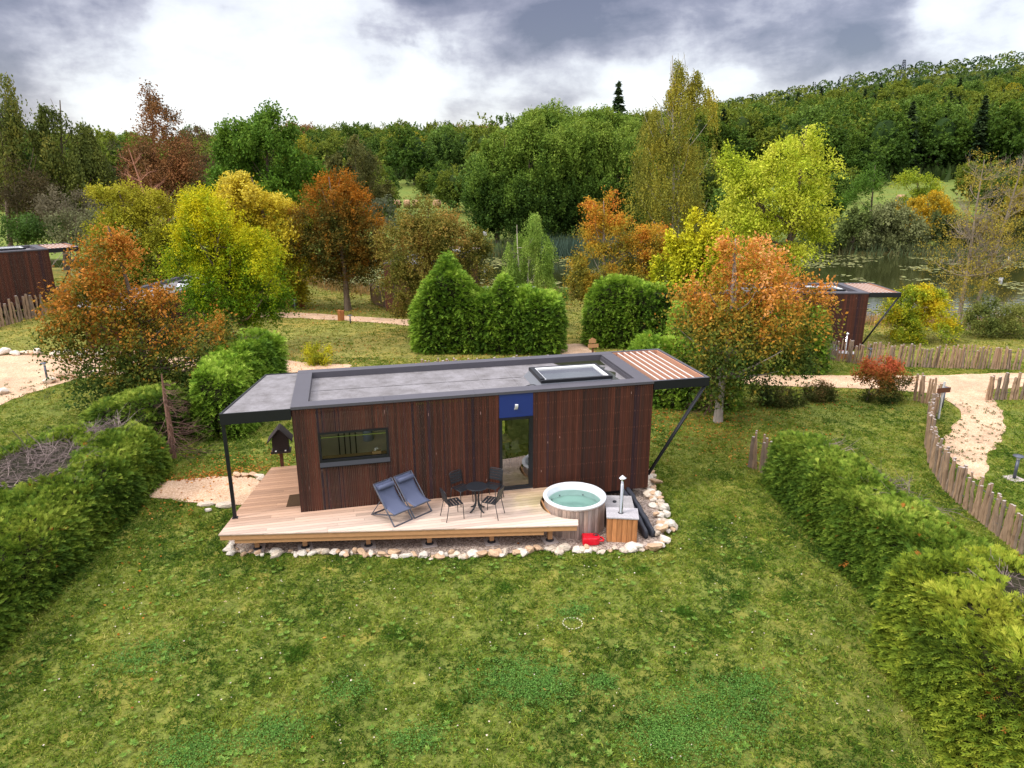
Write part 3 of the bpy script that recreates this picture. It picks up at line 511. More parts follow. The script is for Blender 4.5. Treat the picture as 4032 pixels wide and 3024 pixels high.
# ------------------------------------------------------------------ terrace deck
TUB = (7.46, -1.24); TR = .885
def clip(poly, y0, y1):
    for yy, s in ((y0, 1), (y1, -1)):
        o = []
        for i in range(len(poly)):
            a, b = poly[i], poly[(i+1) % len(poly)]; ia, ib = (a[1]-yy)*s >= 0, (b[1]-yy)*s >= 0
            if ia: o.append(a)
            if ia != ib: t = (yy-a[1])/(b[1]-a[1]); o.append((a[0]+t*(b[0]-a[0]), yy))
        poly = o
        if len(poly) < 3: return []
    return poly
def build_deck(loc, rz, label):
    d = thing('terrace_deck', label, 'deck', loc, rz)
    a0 = math.atan2(-2.17-TUB[1], 7.26-TUB[0]); a1 = math.atan2(-.03-TUB[1], 6.90-TUB[0])
    if a0 < 0: a0 += 2*math.pi
    if a1 < 0: a1 += 2*math.pi
    arc = [(TUB[0]+.965*math.cos(a0+(a1-a0)*t), TUB[1]+.965*math.sin(a0+(a1-a0)*t)) for t in np.linspace(0, 1, 22)]
    sx = (-1.1+2.04)/(3.38+.85); A = [(-2.04, -.85), (7.16, -2.50)]+arc+[(arc[-1][0], -.03), (-2.04+sx*.82, -.03)]; B = [(-2.04+sx*.82, -.03), (-.03, -.03), (-.03, 3.38), (-1.1, 3.38)]
    mb = MB(); rr = random.Random(5)
    for poly in (A, B):
        ys = [p[1] for p in poly]; y = min(ys)
        if poly is B: y = -.03
        while y < max(ys)-.005:
            q = clip(poly, y+.005, min(y+.140, max(ys)))
            if len(q) >= 3:
                # butt joints break each course into boards
                xs0, xs1 = min(p[0] for p in q), max(p[0] for p in q); cuts = [xs0-1]; x = xs0+rr.uniform(.8, 3.5)
                while x < xs1-.5: cuts.append(x); x += rr.uniform(2.4, 4.)
                cuts.append(xs1+1)
                for i in range(len(cuts)-1):
                    qq = [(p[1], p[0]) for p in q]; qq = clip(qq, cuts[i]+.002, cuts[i+1]-.002); qq = [(p[1], p[0]) for p in qq]
                    if len(qq) < 3: continue
                    ar = sum(qq[k][0]*qq[(k+1) % len(qq)][1]-qq[(k+1) % len(qq)][0]*qq[k][1] for k in range(len(qq)))
                    if ar < 0: qq = qq[::-1]
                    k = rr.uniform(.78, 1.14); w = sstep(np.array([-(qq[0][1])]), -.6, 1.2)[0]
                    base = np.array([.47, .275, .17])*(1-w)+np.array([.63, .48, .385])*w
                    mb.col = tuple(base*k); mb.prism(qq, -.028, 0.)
            y += .145
    mb.build('boards', 'deckwood', d)
    mb = MB(); f0, f1 = Vector((-2.02, -.85, 0)), Vector((7.155, -2.495, 0)); dr = (f1-f0).normalized(); nrm = Vector((-dr.y, dr.x, 0))
    def along(mb, a, b, off, z0, z1, w=.04):
        a, b = a+nrm*off, b+nrm*off; mb.add([a+Vector((0, 0, z0)), b+Vector((0, 0, z0)), b+nrm*w+Vector((0, 0, z0)), a+nrm*w+Vector((0, 0, z0)), a+Vector((0, 0, z1)), b+Vector((0, 0, z1)), b+nrm*w+Vector((0, 0, z1)), a+nrm*w+Vector((0, 0, z1))], [(0, 3, 2, 1), (4, 5, 6, 7), (0, 1, 5, 4), (1, 2, 6, 5), (2, 3, 7, 6), (3, 0, 4, 7)])
    along(mb, f0, f1-dr*.02, .02, -.175, -.030); 
    l0, l1 = Vector((-2.02, -.80, 0)), Vector((-1.1, 3.36, 0)); mb.bar(l0+Vector((.04, .05, -.103)), l1+Vector((.03, 0, -.103)), .04, .145)
    mb.build('fascia', 'beam_wood', d, .004)
    mb = MB(); along(mb, f0+dr*.35, f1-dr*.9, .05, -.29, -.178, .07); mb.build('bearer', 'beam_wood', d)
    for x in np.arange(-1.5, 7, .9): mb = MB(); mb.box(x, x+.045, -.80-(x+2)*.175, -.1, -.17, -.03); mb.build('joist', 'beam_wood', d)
    for k, tt in enumerate((.085, .22, .40, .575, .755, .925)):
        p = f0+(f1-f0)*tt+nrm*.42; mb = MB(); mb.box(p.x-.06, p.x+.06, p.y-.06, p.y+.06, -.60, -.281); po = mb.build('post', 'beam_wood', d, .004)
        mb = MB(); mb.lathe([(0, -.66), (.12, -.66), (.11, -.63), (.05, -.61), (.05, -.58), (0, -.58)], 16, c=(p.x, p.y)); mb.build('foot', 'black_rubber', po)
        SLAB.append((p.x, p.y, loc, rz))
    return d
SLAB = []
deck = build_deck((0, 0, 0), 0, 'larch boardwalk terrace round the main cabin, carrying loungers and bistro set')
for i, (x, y, l_, r_) in enumerate(SLAB[:6]):
    mb = MB(); mb.box(-.19, .19, -.2, .2, 0, .05); o = mb.build('paving_slab', 'concrete', None, .004); o.location = (x, y, gz(x, y)+.001); o.rotation_euler = (0, 0, rnd.uniform(-.12, .12)); tag(o, 'square concrete paving slab under a deck post on the gravel', 'paving slab', 'slabs under the deck posts')
mb = MB(); mb.prism([(-.44, .39), (.0-.03, .38), (-.03, 1.17), (-.40, 1.14)], .001, .018); tag(mb.build('doormat', 'doormat'), 'brown coir doormat on the deck beside the cabin end wall', 'doormat')

# ------------------------------------------------------------------ deck furniture
def lounger(p, rz, label):
    # local: x = width, -y = foot end
    t = thing('deck_chair', label, 'deck chair', p, rz, 'folding deck chairs by the cabin wall'); w = .30
    fr = [Vector((0, -.78, .015)), Vector((0, .06, .96))]           # long frame, floor bar at the front to head bar
    mb = MB()
    for s in (-1, 1): mb.bar(fr[0]+Vector((s*w, 0, 0)), fr[1]+Vector((s*w, 0, 0)), .026, .032)
    for k in (0, 1): mb.bar(fr[k]-Vector((w, 0, 0)), fr[k]+Vector((w, 0, 0)), .028)
    mb.build('back_frame', 'grey_metal', t)
    mb = MB(); a, b = Vector((0, .24, .02)), Vector((0, -.76, .33)); w2 = w-.028   # seat frame, rear floor bar up to seat front
    for s in (-1, 1): mb.bar(a+Vector((s*w2, 0, 0)), b+Vector((s*w2, 0, 0)), .024, .03)
    for q in (a, b): mb.bar(q-Vector((w, 0, 0)), q+Vector((w, 0, 0)), .028)
    mb.build('seat_frame', 'grey_metal', t)
    mb = MB(); c0 = fr[0].lerp(fr[1], .62)
    for s in (-1, 1): mb.bar(c0+Vector((s*(w+.02), 0, 0)), Vector((s*(w+.02), .20, .04)), .02)
    mb.build('strut', 'grey_metal', t)
    top, bot = fr[1]+Vector((0, .005, .01)), b+Vector((0, -.005, .014)); vs = []; m = 22
    for i in range(m+1):
        q = i/m; base = top.lerp(bot, q); sag = math.sin(math.pi*q**1.15)*.17; off = Vector((0, -.2, -1)).normalized()*0+Vector((0, .35, -1)).normalized()*sag
        for j in range(7):
            x = (j/6-.5)*2*(w-.03); vs.append(base+off+Vector((x, 0, -.012*(1-(x/w)**2))))
    mb = MB(); mb.smooth = True; mb.add(vs, [(i*7+j, i*7+j+1, (i+1)*7+j+1, (i+1)*7+j) for i in range(m) for j in range(6)]); o = mb.build('sling', 'canvas', t)
    so_ = o.modifiers.new('s', 'SOLIDIFY'); so_.thickness = .008
    q = .15; c = top.lerp(bot, q)+Vector((0, .35, -1)).normalized()*math.sin(math.pi*q**1.15)*.17+Vector((0, -.055, .055))
    mb = MB(); mb.smooth = True; mb.tube([c+Vector((x, 0, 0)) for x in (-.255, -.25, -.235, .235, .25, .255)], [.02, .05, .066, .066, .05, .02], 14); mb.build('pillow', 'canvas', t)
    return t
lrz = math.atan2(.34, .51)
def lpos(f0, f1):   # midpoint of the front floor bar -> root
    m = (Vector(f0)+Vector(f1))/2; rz = math.atan2(f1[1]-f0[1], f1[0]-f0[0]); n = Vector((-math.sin(rz), math.cos(rz))); m += n*.78; return (m.x, m.y, .002), rz
p, rz = lpos((2.42, -1.50), (2.92, -1.17)); lounger(p, rz, 'grey-blue sling deck chair nearer the viewer, left one of the pair')
p, rz = lpos((2.98, -1.14), (3.49, -.80)); lounger(p, rz, 'grey-blue sling deck chair nearer the cabin wall, right one of the pair')
def bistro_chair(p, face, label):
    # local: +y is where the sitter faces
    t = thing('metal_chair', label, 'chair', p, face, 'black slatted chairs round the bistro table'); 
    for s in (-1, 1):
        mb = MB(); mb.smooth = True; mb.tube([(s*.22, .21, 0), (s*.205, .19, .44)], .011, 8); mb.build('leg', 'chair_metal', t)
        mb = MB(); mb.smooth = True; mb.tube([(s*.23, -.30, 0), (s*.205, -.21, .44)], .011, 8); mb.build('leg', 'chair_metal', t)
    mb = MB(); mb.smooth = True; mb.tube([(s, y, z) for s, y, z in ((-.205, -.19, .44), (-.205, .19, .44))], .011, 6); mb.tube([(.205, -.19, .44), (.205, .19, .44)], .011, 6); mb.tube([(-.205, .19, .44), (.205, .19, .44)], .011, 6); mb.tube([(-.205, -.19, .44), (.205, -.19, .44)], .011, 6); mb.build('seat_frame', 'chair_metal', t)
    mb = MB()
    for k in range(5): y = -.165+k*.082; mb.box(-.195, .195, y-.034, y+.034, .448-(.012 if 0 < k < 4 else 0), .454-(.012 if 0 < k < 4 else 0))
    mb.build('seat', 'chair_metal', t, .002)
    mb = MB(); mb.smooth = True; mb.tube([(-.205, -.21, .44), (-.205, -.29, .80), (-.19, -.30, .84), (-.15, -.305, .86), (.15, -.305, .86), (.19, -.30, .84), (.205, -.29, .80), (.205, -.21, .44)], .012, 8); mb.build('back_frame', 'chair_metal', t)
    mb = MB()
    for k in range(4): z = .56+k*.078; y = -.215-(z-.44)*.222+.0; mb.T = Matrix.Translation((0, y, z)) @ Matrix.Rotation(R(12), 4, 'X'); mb.box(-.195, .195, -.004, .004, -.033, .033)
    mb.build('backrest', 'chair_metal', t, .002)
    return t
TBL = (4.72, -1.03)
def chair_at(c, label, d=0):
    f = math.atan2(TBL[1]-c[1], TBL[0]-c[0])-math.pi/2+d; return bistro_chair((c[0], c[1], .002), f, label)
chair_at((4.03, -1.27), 'black slatted metal chair on the lounger side, turned side-on', -.10)
chair_at((4.40, -.44), 'black slatted metal chair against the cabin wall, left of the table', .02)
chair_at((5.24, -.50), 'black slatted metal chair against the cabin wall, beside the glass door', .1)
chair_at((5.04, -1.40), 'black slatted metal chair on the hot tub side, nearest the viewer', .25)
t = thing('bistro_table', 'round black bistro table with splayed cast feet between four chairs', 'table', (TBL[0], TBL[1], .002))
mb = MB(); mb.smooth = True; mb.lathe([(0, .70), (.27, .70), (.295, .705), (.30, .715), (.297, .725), (.27, .722), (0, .722)], 36); mb.build('table_top', 'chair_metal', t)
for k in range(4):
    a = R(45+90*k-14); ca, sa = math.cos(a), math.sin(a); mb = MB(); mb.smooth = True
    mb.tube([(ca*r_, sa*r_, z) for r_, z in ((.13, .69), (.085, .6), (.05, .42), (.045, .3), (.07, .17), (.14, .08), (.23, .025), (.27, .012))], [.035, .027, .022, .024, .03, .026, .02, .014], 8); mb.build('leg', 'chair_metal', t)

# ------------------------------------------------------------------ hot tub and its stove
def hot_tub(loc, rz, label, water=True):
    t = thing('hot_tub', label, 'hot tub', loc, rz); n = 44; mb = MB(); rr = random.Random(3); H0, H1 = GZ+.01, .205; r = TR-.045
    for k in range(n):
        a0 = 2*math.pi*(k+.03)/n; a1 = 2*math.pi*(k+.97)/n; g = rr.random(); w = .5+.5*math.sin(a0*1.0+.5)   # weathering differs round the tub
        base = np.array([.36, .30, .28])*(1-g*.5)+np.array([.42, .27, .17])*(g*.5); mb.col = tuple(base*rr.uniform(.72, 1.2)); am = (a0+a1)/2
        q = [(r*math.cos(a0), r*math.sin(a0)), ((r+.012)*math.cos(am), (r+.012)*math.sin(am)), (r*math.cos(a1), r*math.sin(a1)), ((r-.03)*math.cos(a1), (r-.03)*math.sin(a1)), ((r-.03)*math.cos(a0), (r-.03)*math.sin(a0))]; mb.prism(q, H0, H1)
    mb.build('staves', 'stave', t)
    mb = MB(); mb.smooth = True
    mb.lathe([(r-.035, .12), (r+.03, .195), (TR, .215), (TR+.005, .245), (TR-.01, .262), (TR-.06, .27), (TR-.105, .262), (TR-.125, .235), (TR-.15, .0), (TR-.18, -.10), (TR-.20, -.14), (TR-.40, -.15), (TR-.42, -.23), (TR-.46, -.42), (TR-.62, -.44), (TR-.63, -.46), (TR-.65, -.6), (0, -.61)], 72); mb.build('shell', 'tub_white', t)
    for a in (1.9, 2.4, .9, 2.9):
        mb = MB(); mb.smooth = True; q = Vector((math.cos(a)*(TR-.172), math.sin(a)*(TR-.172), -.05)); mb.tube([q, q-Vector((math.cos(a), math.sin(a), 0))*.012], .022, 10); mb.build('jet', 'grey_metal', t)
    if water:
        mb = MB(); mb.smooth = True; mb.lathe([(TR-.148, .075), (0, .075)], 48); mb.build('water', 'tub_water', t)
    else:
        mb = MB(); mb.smooth = True; mb.lathe([(0, .36), (.5, .34), (TR-.02, .29), (TR+.01, .272), (0, .271)], 40); mb.build('lid', 'cover_vinyl', t)
    return t
tub = hot_tub((TUB[0], TUB[1], 0), 0, 'round wooden hot tub with white rim and green water let into the deck')
def stove(loc, rz, label):
    t = thing('tub_stove', label, 'wood stove', loc, rz)
    mb = MB(); rr = random.Random(8); y0, y1, x0, x1, zt = 0, .56, 0, .80, .04
    k = .0
    for i in range(6):
        xa = x0+i*(x1-x0)/6; mb.col = tuple(np.array([.46, .20, .075])*rr.uniform(.85, 1.15)); w = (x1-x0)/6
        q = [(xa+.003, 0), (xa+w*.25, -.012), (xa+w*.75, -.012), (xa+w-.003, 0), (xa+w-.003, .02), (xa+.003, .02)]; mb.prism(q, GZ+.01, zt)
        mb.prism([(xa+.003, y1-.02), (xa+w-.003, y1-.02), (xa+w-.003, y1), (xa+.003, y1)], GZ+.01, zt)
    for i in range(4):
        ya = .022+i*(y1-.045)/4; w = (y1-.045)/4; mb.col = tuple(np.array([.40, .20, .09])*rr.uniform(.8, 1.1)); mb.box(-.005, .02, ya+.002, ya+w-.002, GZ+.01, zt); mb.box(x1-.02, x1+.005, ya+.002, ya+w-.002, GZ+.01, zt)
    mb.build('casing', 'stave', t)
    mb = MB(); mb.col = (.42, .41, .42)
    for i in range(4): mb.col = tuple(np.array([.42, .40, .41])*rr.uniform(.85, 1.1)); mb.box(-.03, .83, -.03+i*.155, -.03+i*.155+.152, zt+.001, zt+.035)
    mb.build('lid', 'stave', t)
    mb = MB(); mb.smooth = True; c = (.36, .27); mb.lathe([(.062, zt+.036), (.055, zt+.05), (.048, zt+.06), (.048, .93), (.040, .935), (.040, 1.12)], 20, c=c); ch = mb.build('chimney', 'steel', t)
    mb = MB(); mb.smooth = True; mb.lathe([(.115, 1.115), (.113, 1.122), (.05, 1.16), (.0, 1.19)], 24, c=c); mb.lathe([(.115, 1.115), (.04, 1.13), (0, 1.135)], 24, c=c); mb.build('cowl', 'steel', ch)
    mb = MB(); mb.smooth = True; mb.lathe([(.049, zt+.036), (.075, zt+.036), (.07, zt+.05), (.049, zt+.052)], 20, c=c); mb.build('collar', 'black_rubber', ch)
    return t
srz = math.atan2(-.28, .81); st = stove((8.03, -2.37, 0), srz, 'orange-brown boarded tub stove with steel chimney beside the hot tub')
t = thing('pump_box', 'low grey weathered plank box between hot tub and folded covers', 'box', (8.25, -1.66, 0), srz+.05); mb = MB(); rr = random.Random(4)
for i in range(6): mb.col = tuple(np.array([.40, .38, .38])*rr.uniform(.8, 1.12)); mb.box(0, .80, .05+i*.15, .05+i*.15+.147, -.13, -.10)
mb.build('top_boards', 'stave', t); mb = MB(); mb.col = (.3, .2, .14); mb.box(.02, .78, .06, .93, GZ+.01, -.131); mb.build('casing', 'stave', t)
mb = MB(); mb.smooth = True; mb.lathe([(0, -.099), (.055, -.099), (.055, -.075), (.04, -.06), (0, -.06)], 16, c=(.28, .52)); mb.build('cap', 'black_rubber', t)
def slab_cover(a, b, w, h, name, label):
    a, b = Vector(a), Vector(b); d = b-a; L = d.length; n = 14; xd = d.normalized(); yd = Vector((0, 0, 1)).cross(xd).normalized()*-1; zd = xd.cross(yd)*-1
    mb = MB(); mb.smooth = True; q = []
    for i in range(n+1):
        c = a+d*i/n; e = 1-.25*(abs(i/n-.5)*2)**8; wob = .012*math.sin(i*1.7)
        for k in range(12):
            an = 2*math.pi*k/12; ca, sa = math.cos(an), math.sin(an); r_ = (abs(ca)**5+abs(sa)**5)**(-1/5); q.append(c+yd*(ca*r_*w/2*e+wob)+Vector((0, 0, sa*r_*h/2*e+abs(wob))))
    mb.add(q, [(i*12+k, i*12+(k+1) % 12, (i+1)*12+(k+1) % 12, (i+1)*12+k) for i in range(n) for k in range(12)]+[tuple(range(11, -1, -1)), tuple(range(n*12, n*12+12))]); o = mb.build(name, 'cover_vinyl'); return tag(o, label, 'tub cover', 'black covers leaning beside the tub stove')
slab_cover((9.19, -.45, -.16), (9.12, -2.48, -.56), .15, .30, 'tub_cover', 'long black padded tub cover next to the stove and pump box')
slab_cover((9.38, -.45, -.17), (9.33, -2.46, -.57), .15, .28, 'tub_cover', 'long black padded tub cover on the white rock side')
t = thing('jerry_can', 'red plastic fuel canister lying on gravel in front of the hot tub', 'canister', (7.62, -2.34, gz(7.6, -2.3)+.035), R(-12))
mb = MB(); mb.prism([(-.27, -.17), (.10, -.17), (.20, -.10), (.20, .10), (.10, .17), (-.27, .17)], 0, .21); o = mb.build('body', 'red_plastic', t, .03)
mb = MB(); mb.box(-.16, -.145, -.175, .175, .002, .216); mb.box(-.03, -.015, -.175, .175, .002, .216); mb.build('rib', 'red_plastic', t, .006)
mb = MB(); mb.smooth = True; mb.tube([(.17, -.1, .12), (.29, -.09, .10), (.31, 0, .10), (.29, .09, .10), (.17, .1, .12)], .026, 8); mb.build('handle', 'red_plastic', t)
mb = MB(); mb.smooth = True; mb.tube([(.1, .02, .17), (.12, .02, .235)], .035, 12); mb.tube([(.1+.07*math.cos(a), .02+.06*math.sin(a), .24) for a in np.linspace(0, 6, 14)], .009, 5); mb.build('cap', 'black_rubber', t)

# bird house on a post behind the deck
t = thing('bird_house', 'dark wooden bird feeder house on a post behind the deck corner', 'bird house', (-.78, 3.55, gz(-.78, 3.55)))
gb = -t.location.z
mb = MB(); mb.box(-.05, .05, -.05, .05, 0, .47+gb); mb.build('post', 'brown_wood', t)
mb = MB(); mb.T = Matrix.Translation((.02, 0, gb)); mb.prism([(-.30, -.22), (.30, -.22), (.30, .22), (-.30, .22)], .47, .50); mb.box(-.30, .30, -.235, -.221, .47, .54); mb.build('tray', 'dark_wood', t)
mb = MB(); mb.T = Matrix.Translation((.02, 0, gb)); mb.add([(-.24, -.19, .501), (.24, -.19, .501), (.24, -.19, .93), (0, -.19, 1.22), (-.24, -.19, .93), (-.24, .17, .501), (.24, .17, .501), (.24, .17, .93), (0, .17, 1.22), (-.24, .17, .93)], [(0, 1, 2, 3, 4), (9, 8, 7, 6, 5), (0, 5, 6, 1), (1, 6, 7, 2), (2, 7, 8, 3), (3, 8, 9, 4), (4, 9, 5, 0)]); mb.build('wall', 'dark_wood', t)
mb = MB(); mb.T = Matrix.Translation((.02, 0, gb))
for s in (-1, 1): mb.bar((s*.01, 0, 1.285), (s*.37, 0, .865), .56, .03, up=(s*.5, 0, .6))
mb.build('roof', 'dark_wood', t)
mb = MB(); mb.T = Matrix.Translation((.02, 0, gb)); mb.box(-.17, -.12, -.236, -.191, .535, .565); mb.box(.12, .17, -.236, -.191, .535, .565); mb.build('peg', 'white_plastic', t)
# ------------------------------------------------------------------ rocks
def rock_mesh(seed):
    r = np.random.default_rng(seed); bm = bmesh.new(); bmesh.ops.create_icosphere(bm, subdivisions=2, radius=1.)
    ns = [(Vector(unit(r.normal(size=3))), r.uniform(.38, .8)) for _ in range(12)]
    for v in bm.verts:
        for nn, d in ns:
            e = v.co.dot(nn)
            if e > d: v.co -= nn*(e-d)*.92
    me = bpy.data.meshes.new('rock'); bm.to_mesh(me); n = len(bm.faces); bm.free(); me.materials.append(MAT['rock'])
    base = [np.array([.60, .50, .39]), np.array([.66, .59, .50]), np.array([.56, .38, .24])][seed % 3]
    a = me.attributes.new('col', 'FLOAT_COLOR', 'FACE'); c = np.ones((n, 4), np.float32); c[:, :3] = base*r.uniform(.85, 1.1, (n, 1)); a.data.foreach_set('color', c.ravel()); return me
ROCKS = [rock_mesh(i) for i in range(9)]
def rocks_along(pts, label, group, n, size, jit=.12, stack=.0):
    P = np.array(pts, float); seg = np.linalg.norm(np.diff(P, axis=0), axis=1); cum = np.concatenate([[0], np.cumsum(seg)])
    for k in range(n):
        s = (k+.5+rnd.uniform(-.3, .3))/n*cum[-1]; i = min(np.searchsorted(cum, s)-1, len(seg)-1); i = max(i, 0); p = P[i]+(P[i+1]-P[i])*(s-cum[i])/seg[i]; p = p+np.array([rnd.uniform(-jit, jit), rnd.uniform(-jit, jit)])
        o = link('limestone_rock', ROCKS[rnd.randrange(9)]); z = rnd.uniform(*size); o.scale = (z*rnd.uniform(.9, 1.5), z*rnd.uniform(.75, 1.1), z*rnd.uniform(.55, .85))
        up = stack*rnd.random(); o.location = (p[0], p[1], gz(*p)+o.scale[2]*.45+up); o.rotation_euler = (rnd.uniform(-.25, .25), rnd.uniform(-.25, .25), rnd.uniform(0, 6.28)); tag(o, label, 'rock', group)
rocks_along(BORDER[:9], 'pale limestone rock in the front row below the deck edge', 'rocks edging the gravel below the deck', 70, (.08, .19), .11)
rocks_along(BORDER[8:15], 'pale limestone rock in the row before the hot tub and stove', 'rocks edging the gravel before the hot tub', 34, (.10, .22), .11)
rocks_along([(p[0]+.03, p[1]) for p in BORDER[14:21]]+[(10.75, 1.5)], 'pale limestone rock piled beyond the black covers at the cabin corner', 'rocks piled at the right cabin corner', 50, (.10, .23), .2, .12)
rocks_along([(-1.45, 4.0), (-1.75, 4.45), (-2.4, 4.62)], 'pale flat rock on the far rim of the gravel patch behind the deck', 'rocks on the far rim of the gravel patch', 5, (.13, .19), .05)
for (x, y, sx, sy, sz) in ((-2.35, 2.32, .34, .2, .13), (-2.95, 2.55, .3, .16, .1)):
    o = link('stone_slab', ROCKS[3]); o.location = (x, y, gz(x, y)+sz*.5); o.scale = (sx, sy, sz); tag(o, 'broad flat stone slab at the near rim of the gravel patch by the canopy post', 'stone slab', 'slabs by the canopy post')
o = link('loose_rock', ROCKS[1]); o.location = (-2.85, 2.08, gz(-2.85, 2.08)+.06); o.scale = (.14, .1, .09); tag(o, 'single pale stone in the grass left of the canopy post', 'rock')
yard = [gp(u, v)[:2] for u, v in ((-30, 769), (60, 766), (130, 766), (250, 768), (330, 768))]
rocks_along(yard, 'large pale block edging the far side of the gravel yard', 'blocks along the far side of the gravel yard', 17, (.3, .42), .05)
rocks_along([gp(u, v)[:2] for u, v in ((102, 828), (140, 820), (190, 812), (260, 806))], 'low pale block edging the near side of the gravel yard by the lamp', 'blocks on the near side of the gravel yard', 7, (.26, .4), .05)
o = link('loose_rock', ROCKS[4]); p = gp(4, 853); o.location = (p[0], p[1], p[2]+.15); o.scale = (.35, .3, .25); tag(o, 'lone pale boulder on the gravel at the left picture edge', 'rock')
# ring of small white stones and lone white stone in the lawn
t = thing('stone_ring', 'ring of small white stones laid out in the lawn', 'stone ring', (6.02, -5.62, GZ+.02))
mb = MB(); mb.mi = 0
for k in range(17):
    a = 2*math.pi*k/17; mb.col = (.50, .48, .33); mb.T = Matrix.Translation((.21*math.cos(a)+rnd.uniform(-.01, .01), .21*math.sin(a)+rnd.uniform(-.01, .01), .015)) @ Matrix.Rotation(a+1.57, 4, 'Z') @ Matrix.Rotation(.2, 4, 'X'); mb.box(-.022, .022, -.011, .011, -.015, .014)
mb.build('stones', 'rock', t, .008)
for (u, v, s_) in ((938, 1605, .07), (487, 1303, .06), (1628, 1437, .035), (1450, 1640, .035), (1470, 1630, .03)):
    p = gp(u, v); o = link('white_stone', ROCKS[2 if s_ > .05 else 1]); o.location = (p[0], p[1], p[2]+.03); o.scale = (s_, s_*.8, s_*.6); tag(o, {938: 'white stone in the lawn near the bottom edge, largest of the loose ones', 487: 'cream stone in the left of the lawn below the deck corner', 1628: 'small pale stone in the right half of the lawn', 1450: 'small pale stone at the bottom edge of the lawn', 1470: 'small pale stone at the bottom edge of the lawn'}[u], 'stone', 'loose stones in the lawn')
n = 420; P = np.stack([rng.uniform(-5, 13, n), rng.uniform(-13.5, -1.5, n)], -1); sz = rng.uniform(.008, .022, n); th = rng.uniform(0, 6.28, (n, 1))+np.arange(5)*1.257; V = np.stack([P[:, :1]+np.cos(th)*sz[:, None], P[:, 1:]+np.sin(th)*sz[:, None], np.full((n, 5), GZ+.045)+rng.uniform(-.01, .01, (n, 5))], -1).reshape(-1, 3)
tag(npmesh('pebbles', V, np.arange(n*5).reshape(-1, 5), 'plain', fcol=np.array([.62, .52, .42])*rng.uniform(.7, 1.15, (n, 1))), 'tiny pale pebbles strewn over the lawn', 'pebbles', kind='stuff')

# ------------------------------------------------------------------ palisade fences of split chestnut pales
def pale_mesh(seed, h=1.0):
    r = random.Random(seed); n = 7; k = 6; vs = []; w0 = r.uniform(.044, .068); ax = [r.uniform(-.012, .012) for _ in range(n+1)]; ay = [r.uniform(-.01, .01) for _ in range(n+1)]; sh = [r.uniform(.75, 1.2) for _ in range(k)]
    for i in range(n+1):
        t = i/n; w = w0*(1-.22*t)*r.uniform(.92, 1.08)
        for j in range(k): a = 2*math.pi*j/k; vs.append((ax[i]+math.cos(a)*w*sh[j], ay[i]+math.sin(a)*w*sh[j]*.8, h*t))
    mb = MB(); fs = [(i*k+j, i*k+(j+1) % k, (i+1)*k+(j+1) % k, (i+1)*k+j) for i in range(n) for j in range(k)]; q = r.random(); c = np.array([.36, .235, .145])*(1-q)+np.array([.22, .165, .125])*q
    mb.col = tuple(c); mb.add(vs, fs); mb.col = (.42, .36, .33); mb.f.append(tuple(range(n*k, n*k+k))); mb.m.append(0); mb.c.append(mb.col); mb.sm.append(False)
    me = bpy.data.meshes.new('pale'); me.from_pydata(mb.v, [], mb.f); me.materials.append(MAT['palewood']); a = me.attributes.new('col', 'FLOAT_COLOR', 'FACE'); cc = np.ones((len(mb.f), 4), np.float32); cc[:, :3] = mb.c; a.data.foreach_set('color', cc.ravel()); return me
PALES = [pale_mesh(i) for i in range(10)]
def palisade(pts, h, label, sp=.115, lean=.07, group=None):
    P = [Vector((p[0], p[1])) for p in pts]; base = (P[0].x, P[0].y, gz(*P[0])); t = thing('palisade_fence', label, 'fence', base, 0, group); cnt = 0; mbw = MB(); last = None; carry = 0.
    for i in range(len(P)-1):
        d = P[i+1]-P[i]; L = d.length; s = carry
        while s < L and cnt < 100:
            p = P[i]+d*s/L; o = link('pale', PALES[rnd.randrange(10)], t); z = gz(*p)
            o.location = (p.x-base[0]+rnd.uniform(-.02, .02), p.y-base[1]+rnd.uniform(-.02, .02), z-base[2]-.08); hh = h*rnd.uniform(.86, 1.1)+.08; wf = sp/.115; o.scale = (wf*rnd.uniform(.8, 1.25), wf*rnd.uniform(.8, 1.2), hh)
            o.rotation_euler = (rnd.uniform(-lean, lean), rnd.uniform(-lean, lean), rnd.uniform(0, 6.28)); cnt += 1; s += sp*rnd.uniform(.8, 1.3)
            if last is not None:
                for zz in (.28, .8): mbw.tube([(last.x-base[0], last.y-base[1], gz(*last)-base[2]+h*zz), (p.x-base[0], p.y-base[1], z-base[2]+h*zz)], .008, 4, False)
            last = p
        carry = s-L
    mbw.build('wire', 'grey_metal', t); return t
curve = [gp(u, v)[:2] for u, v in ((2022, 892), (2006, 925), (2000, 962), (2010, 1010), (2040, 1058), (2075, 1095), (2140, 1152), (2212, 1205))]
palisade(curve, 1.15, 'curved grey palisade fence running down the right side beside the gravel path', sp=.125)
palisade([gp(u, v)[:2] for u, v in ((1975, 866), (2000, 873), (2026, 882))], 1.2, 'short piece of palisade fence beside the red-tipped bush', sp=.14)
palisade([gp(u, v)[:2] for u, v in ((2128, 866), (2170, 864), (2240, 862))], 1.2, 'short palisade fence at the right picture edge beyond the path bend', sp=.14)
palisade([gp(u, v)[:2] for u, v in ((1783, 776), (1840, 786), (1905, 791), (2000, 795), (2110, 798), (2206, 800))], 1.15, 'long straight palisade fence in front of the cabin by the pond', sp=.135)
palisade([(14.55, 1.3), (14.7, .7), (14.85, .2), (15.3, .1)], 1.25, 'short palisade end standing at the far tip of the right hedge', sp=.12)
palisade([gp(u, v)[:2] for u, v in ((-30, 716), (40, 696), (100, 680), (175, 662), (260, 655))], 1.5, 'palisade fence at the left edge below the half-hidden cabin', sp=.21, lean=.05)
